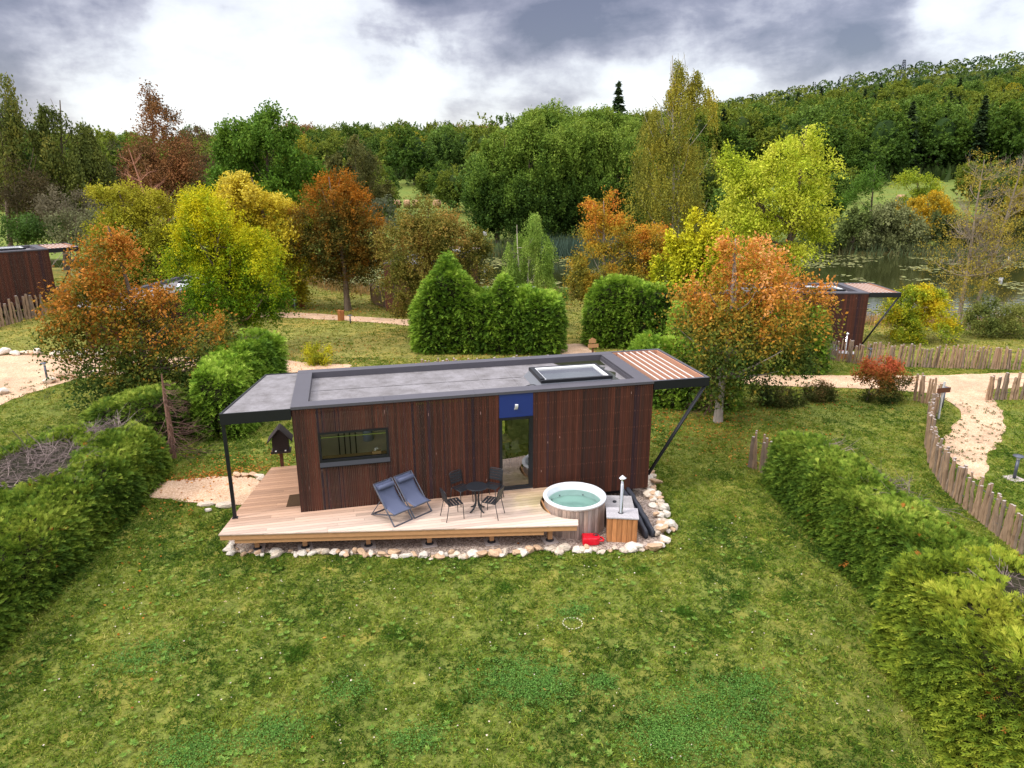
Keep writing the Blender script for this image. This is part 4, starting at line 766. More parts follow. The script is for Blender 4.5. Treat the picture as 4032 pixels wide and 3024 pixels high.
palisade([gp(u, v)[:2] for u, v in ((803, 655), (830, 664), (850, 673))], 1.45, 'short reddish palisade beside the cabin behind the olive tree', sp=.17)
palisade([(4.75, 13.6), (6.7, 13.2), (9.4, 12.9), (12.0, 12.5)], 1.22, 'palisade fence whose tops show just above the main cabin roof', sp=.15)

# ------------------------------------------------------------------ path lamps, posts, sign boards
def path_lamp(u, v, label, h=.95, slab=False):
    p = gp(u, v); t = thing('path_lamp', label, 'garden lamp', tuple(p), 0, 'bollard lamps along the paths')
    mb = MB(); mb.smooth = True; mb.lathe([(0, 0), (.05, 0), (.05, h-.15), (0, h-.15)], 14); mb.build('post', 'grey_metal', t)
    mb = MB(); mb.smooth = True; mb.lathe([(.04, h-.149), (.085, h-.035), (0, h-.035)], 16); mb.build('diffuser', 'white_plastic', t)
    mb = MB(); mb.smooth = True; mb.lathe([(0, h-.034), (.17, h-.034), (.17, h-.015), (0, h)], 20); mb.build('cap', 'grey_metal', t)
    if slab: mb = MB(); mb.box(-.24, .24, -.24, .24, -.03, .05); mb.build('base', 'concrete', t)
path_lamp(103, 824, 'grey bollard lamp with flat cap on the edge of the left gravel yard')
path_lamp(2190, 1036, 'grey bollard lamp on a pale concrete base right of the curved fence', .85, True)
path_lamp(2034, 882, 'grey bollard lamp behind the short fence by the red bush')
path_lamp(1877, 788, 'grey bollard lamp standing before the long fence by the pond cabin', .9)
path_lamp(757, 699, 'small bollard lamp on the near rim of the middle gravel path', .6)
path_lamp(638, 672, 'bollard lamp between two timber stumps by the yellow tree', .9)
path_lamp(1217, 724, 'dark bollard lamp in the gap between the two tall thuja hedges', .9)
def stump(u, v, h, w, label):
    p = gp(u, v); mb = MB(); mb.col = (.42, .17, .06); mb.box(-w/2, -.005, -w*.3, w*.3, -.05, h); mb.col = (.34, .13, .05); mb.box(.005, w/2, -w*.3, w*.28, -.05, h*.97); o = mb.build('timber_post', 'palewood', None, .01); o.location = tuple(p); o.rotation_euler = (0, .03, -.2); tag(o, label, 'post')
stump(737, 693, .75, .42, 'low split timber post on the near side of the middle path'); stump(652, 664, 1.5, .42, 'orange-brown timber post right of the lamp by the yellow tree'); stump(622, 667, 1.5, .3, 'grey-brown timber post left of the lamp by the yellow tree')
p = gp(1280, 772); t = thing('way_sign', 'small wooden arrow sign in front of the right thuja hedge', 'sign', tuple(p))
mb = MB(); mb.box(-.04, .04, -.04, .04, -.05, 1.0); mb.build('post', 'brown_wood', t)
mb = MB(); mb.prism([(-.3, -.06), (.3, -.06), (.3, -.041), (-.3, -.041)], .55, .75); mb.add([(-.25, -.06, .8), (.15, -.06, .8), (.15, -.06, 1.0), (-.05, -.06, 1.1), (-.25, -.06, 1.0), (-.25, -.04, .8), (.15, -.04, .8), (.15, -.04, 1.0), (-.05, -.04, 1.1), (-.25, -.04, 1.0)], [(0, 1, 2, 3, 4), (9, 8, 7, 6, 5), (0, 5, 6, 1), (1, 6, 7, 2), (2, 7, 8, 3), (3, 8, 9, 4), (4, 9, 5, 0)]); mb.build('board', 'beam_wood', t)
p = gp(2017, 900); t = thing('name_board', 'small dark red-brown board on a post at the start of the curved fence', 'sign', (p[0]-.02, p[1]-.25, p[2]))
mb = MB(); mb.box(-.035, .035, -.03, .03, -.05, 1.55); mb.build('post', 'palewood', t); mb = MB(); mb.box(-.3, .3, -.05, -.031, 1.12, 1.32); mb.build('board', 'brown_wood', t)
for (u, v, dp, lb) in ((1047, 505, 99, 'small white peg sign on the far bank behind the olive tree'), (2180, 560, 90, 'small white marker plate on the bank at the right edge'), (2159, 615, 72, 'small white marker plate standing in the pond at the right')):
    q = W(u, v, dp); g0 = max(gz(q[0], q[1]), -2.2); q[2] = max(q[2], g0+.3); t = thing('marker_sign', lb, 'sign', (q[0], q[1], g0)); h = q[2]-g0
    mb = MB(); mb.box(-.03, .03, -.03, .03, 0, h); mb.build('post', 'grey_metal', t); mb = MB(); mb.box(-.25, .25, -.06, -.04, h-.25, h+.3); mb.build('plate', 'white_plastic', t)
# round hay bales
def bale(u, v, dp, label):
    q = plan((u*K-2016)/FPX*dp, dp); z = gz(*q); t = thing('hay_bale', label, 'hay bale', (q[0], q[1], z+.85), rnd.uniform(-.5, .5), 'round hay bales on the meadows')
    mb = MB(); mb.T = Matrix.Rotation(R(90), 4, 'Y'); mb.smooth = True; mb.lathe([(0, -.65), (.4, -.66), (.82, -.63), (.88, -.55), (.9, 0), (.88, .55), (.82, .63), (.4, .66), (0, .65)], 20); mb.build('bale', 'hay', t)
simple('hay', (.40, .24, .13), .95, noise=.2, nscale=6, bump=.5)
for u in (850, 865, 887, 905, 950): bale(u, 428, 160, 'brown round hay bale in the row on the far left meadow')
bale(1921, 428, 150, 'brown round hay bale on the right meadow beside the dark green tree')
# lattice mast on the ridge
q = plan((1887*K-2016)/FPX*735, 735); z = gz(*q); t = thing('pylon', 'thin lattice mast on the wooded ridge', 'pylon', (q[0], q[1], z)); mb = MB(); H = 17.
for sx in (-1, 1):
    for sy in (-1, 1): mb.bar((sx*2.2, sy*2.2, 0), (sx*.7, sy*.7, H), .35)
for k in range(9):
    a = k/9; b = (k+1)/9; wa, wb = 2.2-1.5*a, 2.2-1.5*b
    for s in (-1, 1): mb.bar((-wa, s*wa, H*a), (wb, s*wb, H*b), .3); mb.bar((wa, s*wa, H*a), (-wb, s*wb, H*b), .3)
for zz, w in ((H*.72, 2.4), (H*.86, 2.)): mb.bar((-w, 0, zz), (w, 0, zz), .45)
mb.build('lattice', 'grey_metal', t)

# ------------------------------------------------------------------ the other cabins
def corner_cabin(px, py, dep, z_roof, yaw, label, lx=L_, ly=0.):
    q = W(px, py, dep); f = 1.; base = Matrix.Rotation(yaw, 4, 'Z') @ Vector((lx, ly, 0)); return far_cabin((q[0]-base.x, q[1]-base.y, q[2]-ZR), yaw, label)
c2 = corner_cabin(1877, 632, 39.6, 2.2, R(-14), 'dark timber cabin by the pond behind the long palisade, right of the orange tree')
d2 = build_deck(tuple(c2.location), c2.rotation_euler.z, 'larch deck of the pond cabin half hidden behind the long palisade')
Mx = Matrix.Translation(c2.location) @ Matrix.Rotation(c2.rotation_euler.z, 4, 'Z')
t2 = copy_tree(tub, None, ('water',)); t2.location = Mx @ Vector((TUB[0], TUB[1], 0)); t2.rotation_euler = (0, 0, c2.rotation_euler.z); t2['label'] = 'lidded round tub behind the long palisade at the pond cabin'
mb = MB(); mb.smooth = True; mb.lathe([(0, .36), (.5, .34), (TR-.02, .29), (TR+.01, .272), (0, .271)], 40); mb.build('lid', 'cap_metal', t2)
s2 = copy_tree(st); s2.location = Mx @ Vector((8.03, -2.0, 0)); s2.rotation_euler = (0, 0, c2.rotation_euler.z+srz); s2['label'] = 'tub stove with steel chimney behind the long palisade'
can = [o for o in COL.objects if o.name == 'jerry_can'][0]; k2 = copy_tree(can); q = gp(1833, 775); k2.location = (q[0], q[1]+.6, gz(q[0], q[1]+.6)+.1); k2['label'] = 'red canister glimpsed through the long palisade pales'
corner_cabin(103, 537, 46, 3.7, R(30), 'dark brown timber cabin cut off by the left picture edge behind the palisade')
corner_cabin(310, 655, 38, 2.6, R(72), 'timber cabin with violet-grey roof glimpsed behind the left orange tree', 0., 0.)
cm = corner_cabin(829, 568, 50, 2.7, R(62), 'cabin by the pond mostly hidden behind the olive-brown tree', 0., W_)
for o in ALLCH(cm):
    if o.name.split('.')[0] in ('canopy', 'post'):
        for c in ALLCH(o): bpy.data.objects.remove(c)
        bpy.data.objects.remove(o)
q = W(1100, 628, 45.); t = thing('garden_shed', 'shed whose low grey roof shows between the two thuja peaks', 'shed', (q[0], q[1], gz(q[0], q[1])), R(-12)); h = q[2]-gz(q[0], q[1])
mb = MB(); planks(mb, -1.6, 1.6, 0, h, (), -1.); mb.T = Matrix.Translation((0, 1.0, 0)); mb.col = (.06, .02, .014); mb.box(-1.6, 1.6, -1.97, 0, 0, h-.02); mb.build('wall', 'cladding', t); mb = MB(); mb.box(-1.75, 1.75, -1.15, 1.15, h+.001, h+.09); mb.build('roof', 'flashing', t)
# ------------------------------------------------------------------ foliage
def quads(P, A, S, l, w):            # diamond leaves: centre, axis, side
    l = np.reshape(l, (-1, 1)); w = np.reshape(w, (-1, 1)); V = np.stack([P-A*l*.5, P+S*w*.5-A*l*.05, P+A*l*.5, P-S*w*.5-A*l*.05], 1); return V.reshape(-1, 3)
def colmix(c, t, jit, g): c = [np.array(x) for x in c]; t = np.clip(t, 0, .9999)*(len(c)-1); i = t.astype(int); f = (t-i)[:, None]; c = np.array(c); j = np.minimum(i+1, len(c)-1); return (c[i]*(1-f)+c[j]*f)*g.uniform(1-jit, 1+jit, (len(t), 1))
STY = {   # a outward, b up, c random, droop, L strand length, per leaves, leaf length, leaf width, jitter
 'broad': dict(a=.8, b=.35, c=.6, dr=.15, L=1.0, per=15, ll=.125, lw=.08, j=.085),
 'bigleaf': dict(a=.8, b=.25, c=.8, dr=.25, L=.8, per=9, ll=.14, lw=.08, j=.12),
 'upswept': dict(a=.45, b=.95, c=.35, dr=-.1, L=1.3, per=14, ll=.34, lw=.2, j=.16),
 'weeping': dict(a=.22, b=-.95, c=.22, dr=.1, L=1.7, per=16, ll=.17, lw=.10, j=.07),
 'horiz': dict(a=1., b=.12, c=.35, dr=.35, L=1.2, per=18, ll=.17, lw=.11, j=.10),
 'fine': dict(a=.5, b=.6, c=.5, dr=.1, L=.55, per=9, ll=.10, lw=.055, j=.07),
 'frond': dict(a=.75, b=.45, c=.35, dr=.55, L=.30, per=6, ll=.14, lw=.075, j=.03),
}
def crown_geo(blobs, n, sty, cols, seed, size=1., tone=None, gap=-.35, shell=.5, jit=.22, bough=24, bsz=.235, **kw):
    g = np.random.default_rng(seed); q = dict(STY[sty]); q.update(kw); B = np.array([b[:6] for b in blobs], float); wgt = (B[:, 3]*B[:, 4]+B[:, 3]*B[:, 5])**.9; wgt /= wgt.sum()
    nb = max(8, int(n/bough)); bi = g.choice(len(B), nb, p=wgt); d = unit(g.normal(size=(nb, 3))+np.array([0, 0, .12])); f = g.uniform(shell, 1., nb)**.6; lump = 1+.28*n3(d*2.+bi[:, None]*3.3, 1.8)
    P = B[bi, :3]+d*B[bi, 3:]*(f*lump)[:, None]; keep = n3(P, .9/max(size, .3)**.5+.2) > gap; P, d, bi, f = P[keep], d[keep], bi[keep], f[keep]; nb = len(P)
    # each bough is a tilted pad of twigs round its own centre, so the crown breaks into lit pads and dark hollows
    k = g.integers(0, nb, n); br = (B[bi, 3:].mean(1)*bsz*g.uniform(.6, 1.3, nb))[k][:, None]; Ob = unit(d/B[bi, 3:]); o1 = g.normal(size=(n, 3))*br; out = (o1*Ob[k]).sum(1, keepdims=True)
    o1 = o1-Ob[k]*out*.55-np.array([0, 0, 1.])*o1[:, 2:3]*.5-np.array([0, 0, .35])*(np.linalg.norm(o1[:, :2], axis=1, keepdims=True)**2)/np.maximum(br, .05)
    P = P[k]+o1; d, bi, f = d[k], bi[k], f[k]; O = unit(Ob[k]+o1/np.maximum(br, .05)*.35); D = unit(O*q['a']+np.array([0, 0, 1.])*q['b']+g.normal(size=(n, 3))*q['c']*.6)
    L = q['L']*size*g.uniform(.6, 1.25, n); per = q['per']; t = (np.arange(per)+.5)/per; T = t[None, :, None]
    Q = P[:, None]+D[:, None]*(L[:, None, None]*(T-.35))+np.array([0, 0, -1.])*(q['dr']*L[:, None, None]*T**2)+g.normal(size=(n, per, 3))*q['j']*size
    Q = Q.reshape(-1, 3); DD = np.repeat(D, per, 0); m = len(Q); A = unit(DD*.5+g.normal(size=(m, 3))*.55+(np.array([0, 0, -.6]) if sty == 'weeping' else 0)); Nn = unit(np.repeat(O, per, 0)*.5+g.normal(size=(m, 3))*.5+np.array([0, 0, .55])); S = unit(np.cross(A, Nn))
    sz = g.uniform(.65, 1.3, m)*size; V = quads(Q, A, S, q['ll']*sz, q['lw']*sz); zmin, zmax = (B[:, 2]-B[:, 5]).min(), (B[:, 2]+B[:, 5]).max()
    tt = (.45+.38*n3(Q, .55/size**.5)+.22*n3(Q+9, 2.0)) if tone is None else tone(Q, (Q[:, 2]-zmin)/(zmax-zmin), np.repeat(f, per), g)
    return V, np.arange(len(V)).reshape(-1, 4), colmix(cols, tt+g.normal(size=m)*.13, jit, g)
def limb(mb, a, b, r0, r1, g, k=5, sag=.12):
    a, b = np.array(a, float), np.array(b, float); L = np.linalg.norm(b-a); pts = []; off = g.normal(size=3)*L*.05
    for i in range(k+1): t = i/k; p = a+(b-a)*t+off*math.sin(math.pi*t)+np.array([0, 0, -sag*L*math.sin(math.pi*t)]); pts.append(tuple(p))
    mb.tube(pts, [r0+(r1-r0)*(i/k) for i in range(k+1)], 6, False)
def bare(mb, p, d, L, r, lv, g, spread=.6, up=.1, n=4, seg=4):
    pts = [p]; d = unit(np.array(d, float)); rr = [r]
    for i in range(seg): d = unit(d+g.normal(size=3)*.13+np.array([0, 0, up*.3])); pts.append(pts[-1]+d*L/seg); rr.append(r*(1-.6*(i+1)/seg))
    mb.tube([tuple(x) for x in pts], rr, 5 if lv > 1 else 4, False)
    if lv > 0:
        for k in range(n):
            t = .25+.75*(k+g.uniform(0, .8))/n; i = min(int(t*seg), seg-1); q = pts[i]+(pts[i+1]-pts[i])*(t*seg-i); nd = unit(d+g.normal(size=3)*spread+np.array([0, 0, up])); bare(mb, q, nd, L*g.uniform(.4, .65), max(rr[i]*.6, .004), lv-1, g, spread, up, n, seg)
def px_blobs(dep, L):      # (u, v, ru, rv[, depth offset]) in survey px -> world ellipsoids
    out = []
    for b in L:
        dd = dep+(b[4] if len(b) > 4 else 0); c = W(b[0], b[1], dd); sc = K*dd/FPX; out.append((c[0], c[1], c[2], b[2]*sc, b[2]*sc*.95, b[3]*sc))
    return out
def tree(name, label, cat, base_u, dep, L, n, sty, cols, seed, size=1., tr=.16, bark=(.16, .12, .09), limbs=12, trunk_to=.55, mat='leaf', group=None, lean=0., trunks=1, **kw):
    g = np.random.default_rng(seed+500); p = plan((base_u*K-2016)/FPX*dep, dep); z = max(gz(*p), -1.9); root = thing(name, label, cat, (p[0], p[1], z), 0, group); off = np.array([p[0], p[1], z])
    bl = px_blobs(dep, L); bl = [(b[0]-off[0], b[1]-off[1], b[2]-off[2], *b[3:]) for b in bl]
    V, F, C = crown_geo(bl, n, sty, cols, seed, size, **kw); npmesh('crown', V, F, mat, root, C)
    top = max(bl, key=lambda b: b[2]+b[5]); tp = np.array([top[0], top[1], top[2]+top[5]*trunk_to]); mb = MB(); mb.col = bark; mb.smooth = True
    for q in range(trunks):
        o = np.array([q*.35-(trunks-1)*.17, q*.15, 0]); e = tp+np.array([o[0]*3, o[1]*3, -abs(q)*.8]); pts = [o+(e-o)*t+np.array([math.sin(t*5+seed+q)*.12, math.cos(t*4+seed)*.1, 0])*min(t*4, 1) for t in np.linspace(0, 1, 9)]; pts[0] = pts[0]-np.array([0, 0, .15])
        mb.tube([tuple(x) for x in pts], [tr*(1.25 if i == 0 else 1)*(1-.85*i/8) for i in range(9)], 8, False)
        for k in range(limbs//trunks):
            b = bl[g.integers(len(bl))]; d = unit(g.normal(size=3)); e2 = np.array(b[:3])+d*np.array(b[3:])*.8; hz = np.clip((e2[2]-np.linalg.norm(e2[:2]-pts[0][:2])*.6)/e[2], .28, .9); e2[2] = max(e2[2], e[2]*.3); i = int(hz*8); s = pts[min(i, 8)]; limb(mb, s, e2, tr*(1-.8*i/8)*.5, tr*.06, g)
    mb.build('trunk', 'bark', root); return root
OR, ORB, YE, YG, LI, DG, MG, OL, BR = (.62, .19, .025), (.30, .10, .02), (.60, .45, .02), (.30, .38, .025), (.50, .56, .06), (.040, .085, .014), (.10, .20, .022), (.16, .165, .028), (.16, .09, .035)
ntr = 0
# -- left orange tree: orange outside and high, dark green low and inside
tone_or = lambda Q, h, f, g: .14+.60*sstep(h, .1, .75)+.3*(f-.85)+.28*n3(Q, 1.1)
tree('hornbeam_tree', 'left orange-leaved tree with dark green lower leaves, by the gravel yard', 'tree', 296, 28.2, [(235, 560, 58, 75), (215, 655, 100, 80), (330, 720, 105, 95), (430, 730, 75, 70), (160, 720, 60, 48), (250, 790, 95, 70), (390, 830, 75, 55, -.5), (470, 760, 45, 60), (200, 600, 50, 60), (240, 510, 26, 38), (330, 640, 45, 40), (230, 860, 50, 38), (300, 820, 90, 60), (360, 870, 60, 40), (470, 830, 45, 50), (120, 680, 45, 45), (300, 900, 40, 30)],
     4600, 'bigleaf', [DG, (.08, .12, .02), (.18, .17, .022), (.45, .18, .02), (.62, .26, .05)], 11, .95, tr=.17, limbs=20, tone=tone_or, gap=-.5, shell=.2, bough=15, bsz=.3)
# -- right orange tree over the pergola
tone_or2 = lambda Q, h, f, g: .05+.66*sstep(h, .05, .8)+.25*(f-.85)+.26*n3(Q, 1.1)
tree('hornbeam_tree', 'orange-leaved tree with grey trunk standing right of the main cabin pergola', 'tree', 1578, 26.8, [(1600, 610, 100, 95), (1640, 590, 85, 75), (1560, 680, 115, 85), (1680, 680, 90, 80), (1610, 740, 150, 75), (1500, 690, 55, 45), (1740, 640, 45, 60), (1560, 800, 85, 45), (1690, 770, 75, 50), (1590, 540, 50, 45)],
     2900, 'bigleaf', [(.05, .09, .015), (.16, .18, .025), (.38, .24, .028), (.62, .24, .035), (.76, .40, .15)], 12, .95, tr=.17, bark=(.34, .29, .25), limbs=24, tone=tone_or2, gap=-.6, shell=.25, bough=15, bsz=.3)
# -- yellow-green group in the middle left
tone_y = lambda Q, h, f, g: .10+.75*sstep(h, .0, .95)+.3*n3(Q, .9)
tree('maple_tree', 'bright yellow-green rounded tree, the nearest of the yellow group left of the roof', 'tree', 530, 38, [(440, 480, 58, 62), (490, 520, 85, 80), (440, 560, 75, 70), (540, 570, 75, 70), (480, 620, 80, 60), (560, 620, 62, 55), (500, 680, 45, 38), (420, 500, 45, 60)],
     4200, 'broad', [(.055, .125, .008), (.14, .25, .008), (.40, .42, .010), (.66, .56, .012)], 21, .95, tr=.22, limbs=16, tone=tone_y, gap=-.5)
tree('ash_tree', 'golden yellow spreading tree beside the timber posts, right of the nearest yellow-green tree', 'tree', 632, 54, [(540, 440, 60, 60), (600, 480, 60, 60), (560, 520, 70, 60), (630, 545, 55, 40), (640, 590, 40, 28), (500, 430, 40, 45), (590, 560, 60, 45), (540, 400, 28, 30)],
     2600, 'horiz', [(.20, .22, .02), (.42, .36, .02), (.62, .48, .03), (.66, .55, .08)], 22, 1.15, tr=.32, limbs=14, tone=tone_y, gap=-.3)
tree('ash_tree', 'olive-yellow broad tree left of the nearest yellow-green tree', 'tree', 300, 52, [(260, 440, 55, 48), (330, 470, 60, 55), (270, 510, 65, 55), (340, 550, 65, 55), (230, 420, 30, 25), (300, 590, 70, 42), (380, 440, 35, 40)],
     3000, 'broad', [(.09, .13, .015), (.20, .23, .018), (.32, .31, .02), (.42, .38, .03)], 23, 1.25, tr=.25, tone=tone_y, gap=-.35)
tree('poplar_tree', 'tall green tree with yellowing lower leaves rising behind the yellow group', 'tree', 570, 66, [(560, 320, 75, 50), (610, 350, 70, 60), (520, 350, 55, 48), (570, 400, 95, 60), (660, 380, 45, 50), (580, 280, 50, 30), (600, 440, 75, 60), (660, 440, 40, 40)],
     2300, 'upswept', [(.26, .32, .02), (.12, .23, .020), (.075, .16, .016), (.15, .25, .025)], 24, .95, tr=.3, tone=tone_y, gap=-.15, ll=.27, lw=.16, per=20)
tree('maple_tree', 'orange-brown round-headed tree on a bare trunk in the lawn before the pond', 'tree', 748, 53.5, [(730, 430, 55, 50), (700, 480, 58, 60), (770, 480, 60, 60), (740, 530, 85, 55), (690, 530, 40, 40), (800, 520, 35, 45), (750, 570, 60, 22), (715, 395, 30, 22)],
     3800, 'broad', [(.055, .07, .012), (.16, .11, .016), (.32, .13, .012), (.46, .17, .012)], 25, 1.15, tr=.24, bark=(.20, .15, .11), tone=lambda Q, h, f, g: .2+.55*sstep(h, .3, 1.)+.35*n3(Q, .9), gap=-.55)
tree('ash_tree', 'olive-brown bushy tree hiding a pond cabin, left of the pointed thuja', 'tree', 905, 44, [(930, 470, 60, 45), (880, 520, 60, 55), (960, 520, 60, 60), (920, 580, 70, 60), (880, 630, 55, 45), (1020, 600, 45, 50), (900, 660, 50, 25), (1030, 540, 28, 40), (960, 610, 60, 50)],
     4600, 'broad', [(.06, .08, .012), (.15, .15, .022), (.28, .22, .04), (.42, .24, .06)], 26, 1.0, tr=.22, limbs=18, gap=-.4)
tree('birch_tree', 'slender pale green birch with white stems in front of the reeds', 'tree', 1145, 52, [(1145, 500, 30, 35), (1125, 540, 32, 35), (1165, 545, 32, 38), (1140, 590, 48, 38), (1115, 600, 22, 32), (1170, 600, 20, 30)],
     1700, 'weeping', [(.12, .21, .035), (.24, .36, .055), (.38, .48, .10)], 27, .62, tr=.09, bark=(.62, .55, .44), limbs=12, trunks=3, gap=-.5, trunk_to=.4)
tree('cherry_tree', 'orange and yellow tree with pale twigs behind the right thuja hedge', 'tree', 1320, 44, [(1300, 455, 28, 42), (1310, 500, 48, 40), (1290, 560, 60, 45), (1370, 560, 60, 50), (1400, 520, 40, 45), (1330, 610, 80, 45), (1260, 590, 32, 35), (1420, 560, 28, 35)],
     2600, 'broad', [(.10, .11, .02), (.30, .26, .03), (.55, .32, .03), (.60, .20, .03)], 28, 1.0, tr=.16, bark=(.35, .28, .24), limbs=26, gap=-.25, tone=lambda Q, h, f, g: .25+.5*sstep(h, .2, 1.)+.45*n3(Q, .8))
tree('cypress_tree', 'bright yellow-green upright conifer left of the right orange tree', 'tree', 1500, 41, [(1525, 510, 38, 42), (1510, 560, 45, 55), (1460, 545, 26, 45), (1440, 610, 30, 50), (1490, 640, 55, 70), (1520, 620, 45, 60), (1430, 660, 28, 40), (1545, 560, 25, 50)],
     2500, 'upswept', [(.09, .14, .012), (.26, .32, .018), (.50, .50, .02), (.58, .52, .02)], 29, .55, tr=.1, tone=tone_y, gap=-.45, mat='needle')
tree('lime_tree', 'large lime-yellow maple rising behind the right orange tree by the pond', 'tree', 1690, 53, [(1740, 290, 38, 32), (1700, 340, 60, 45), (1620, 370, 55, 42), (1740, 370, 55, 48), (1650, 430, 85, 55), (1740, 440, 50, 50), (1680, 500, 80, 50), (1600, 490, 45, 40), (1750, 510, 35, 30), (1575, 340, 22, 18), (1790, 400, 22, 18), (1660, 560, 70, 35)],
     4600, 'bigleaf', [(.22, .30, .02), (.42, .50, .03), (.60, .62, .06), (.68, .66, .10)], 30, 1.35, tr=.3, limbs=26, gap=-.28)
tree('weeping_birch', 'very tall thin weeping birch, highest tree, left of the lime-yellow maple', 'tree', 1458, 64, [(1465, 150, 22, 45), (1462, 190, 30, 40), (1500, 175, 22, 35), (1485, 215, 38, 38), (1425, 215, 22, 22), (1520, 235, 30, 35), (1460, 225, 42, 45), (1410, 240, 28, 28), (1450, 300, 70, 55), (1400, 340, 48, 55), (1500, 340, 55, 55), (1440, 400, 85, 60), (1510, 430, 45, 50), (1400, 460, 55, 55), (1470, 500, 70, 60)],
     2600, 'weeping', [(.12, .14, .024), (.24, .24, .035), (.36, .32, .04), (.58, .43, .04)], 31, .95, tr=.2, bark=(.42, .38, .31), limbs=46, trunks=2, gap=-.3, shell=.1, bough=14, tone=lambda Q, h, f, g: .35+.35*n3(Q, .5)+.15*h)
# -- dark green group on the far bank
DGC = [(.034, .074, .013), (.085, .155, .020), (.165, .255, .030), (.27, .35, .05)]
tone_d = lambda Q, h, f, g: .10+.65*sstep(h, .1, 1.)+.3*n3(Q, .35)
for i, (u, dp, L) in enumerate([
    (1075, 104, [(1080, 380, 58, 60), (1050, 420, 45, 50), (1090, 330, 45, 50), (1100, 440, 60, 50), (1060, 465, 45, 30)]),
    (1150, 101, [(1160, 350, 55, 60), (1150, 420, 60, 60), (1190, 440, 50, 50), (1140, 300, 35, 40), (1150, 480, 55, 30)]),
    (1245, 103, [(1240, 330, 60, 60), (1270, 390, 65, 60), (1230, 430, 55, 50), (1280, 300, 40, 35), (1240, 470, 60, 35)]),
    (1330, 105, [(1330, 340, 55, 60), (1340, 410, 60, 60), (1310, 460, 55, 45), (1370, 370, 40, 50), (1350, 470, 55, 35)]),
    (1200, 116, [(1190, 270, 45, 40), (1230, 290, 55, 45), (1180, 330, 60, 55), (1150, 280, 30, 30)]),
    (1300, 118, [(1290, 275, 48, 35), (1340, 290, 45, 35), (1320, 330, 60, 50)])]):
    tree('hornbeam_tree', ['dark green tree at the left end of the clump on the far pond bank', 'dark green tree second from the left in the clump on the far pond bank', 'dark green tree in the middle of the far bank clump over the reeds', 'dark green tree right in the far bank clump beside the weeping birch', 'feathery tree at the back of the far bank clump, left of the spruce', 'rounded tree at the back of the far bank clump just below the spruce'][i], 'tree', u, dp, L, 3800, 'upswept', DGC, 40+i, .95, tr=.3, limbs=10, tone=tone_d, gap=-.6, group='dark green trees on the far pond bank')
def conifer_geo(H, Rr, n, seed, cols, ll=.5):
    g = np.random.default_rng(seed); t = g.uniform(.06, 1, n)**.75; tier = np.round(t*16)/16*.25+t*.75; r = Rr*(1-tier)*g.uniform(.35, 1.05, n)+.1; a = g.uniform(0, 6.28, n)
    P = np.stack([np.cos(a)*r, np.sin(a)*r, tier*H-r*.25], -1); A = unit(np.stack([np.cos(a), np.sin(a), -.35+g.normal(size=n)*.25], -1)+g.normal(size=(n, 3))*.2); S = unit(np.cross(A, unit(np.array([0, 0, 1.])+g.normal(size=(n, 3))*.4))); s = g.uniform(.7, 1.2, n)*ll*(1.15-.6*tier)
    V = quads(P, A, S, s*1.5, s*.7); return V, np.arange(n*4).reshape(-1, 4), colmix(cols, .5+.4*n3(P, .4)+g.normal(size=n)*.1, .2, g)
def far_mesh(kind, seed, cols, n=1150):
    g = np.random.default_rng(seed)
    if kind == 'spruce':
        V, F, C = conifer_geo(20, 3.6, 900, seed, cols, 1.5)
    else:
        bl = [(0, 0, 9., 5., 5., 6.5)]+[(g.uniform(-3, 3), g.uniform(-3, 3), g.uniform(5, 13), g.uniform(2.4, 3.6), g.uniform(2.4, 3.6), g.uniform(2.2, 3.4)) for _ in range(8)]
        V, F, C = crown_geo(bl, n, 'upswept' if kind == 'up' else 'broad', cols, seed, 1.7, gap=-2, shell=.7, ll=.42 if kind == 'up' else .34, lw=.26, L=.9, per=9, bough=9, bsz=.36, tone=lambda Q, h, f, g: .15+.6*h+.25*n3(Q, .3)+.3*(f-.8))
    bm = bmesh.new(); bmesh.ops.create_cone(bm, segments=6, radius1=.35, radius2=.12, depth=9, cap_ends=False, matrix=Matrix.Translation((0, 0, 4.3))); 
    if kind != 'spruce': bmesh.ops.create_icosphere(bm, subdivisions=2, radius=1., matrix=Matrix.Translation((0, 0, 9)) @ Matrix.Diagonal((2.9, 2.9, 4.4, 1)))
    bv = np.array([v.co[:] for v in bm.verts]); bf = [[v.index for v in f.verts] for f in bm.faces]; bm.free()
    bf = np.array([f if len(f) == 4 else f+[f[-1]] for f in bf]); tri = np.array([f[3] == f[2] for f in bf])
    # triangles become quads through a midpoint so one face size serves the mesh
    V2 = list(bv); F2 = []
    for f, is3 in zip(bf, tri):
        if is3: V2.append((bv[f[0]]+bv[f[2]])/2); F2.append([f[0], f[1], f[2], len(V2)-1])
        else: F2.append(list(f))
    V2 = np.array(V2); F2 = np.array(F2)+len(V); C2 = np.where(np.arange(len(F2))[:, None] < 6, np.array([[.10, .08, .06]]), np.array([cols[0]])); o = npmesh('tmp', np.concatenate([V, V2]), np.concatenate([F, F2]), 'leaf', None, np.concatenate([C, C2])); me = o.data; bpy.data.objects.remove(o); return me
GR = [[(.028, .060, .011), (.065, .125, .016), (.13, .20, .024)], [(.045, .075, .012), (.12, .17, .020), (.24, .27, .03)], [(.08, .10, .014), (.24, .24, .022), (.42, .36, .03)], [(.07, .055, .018), (.19, .12, .035), (.32, .17, .06)], [(.035, .075, .014), (.09, .16, .024), (.17, .26, .04)]]
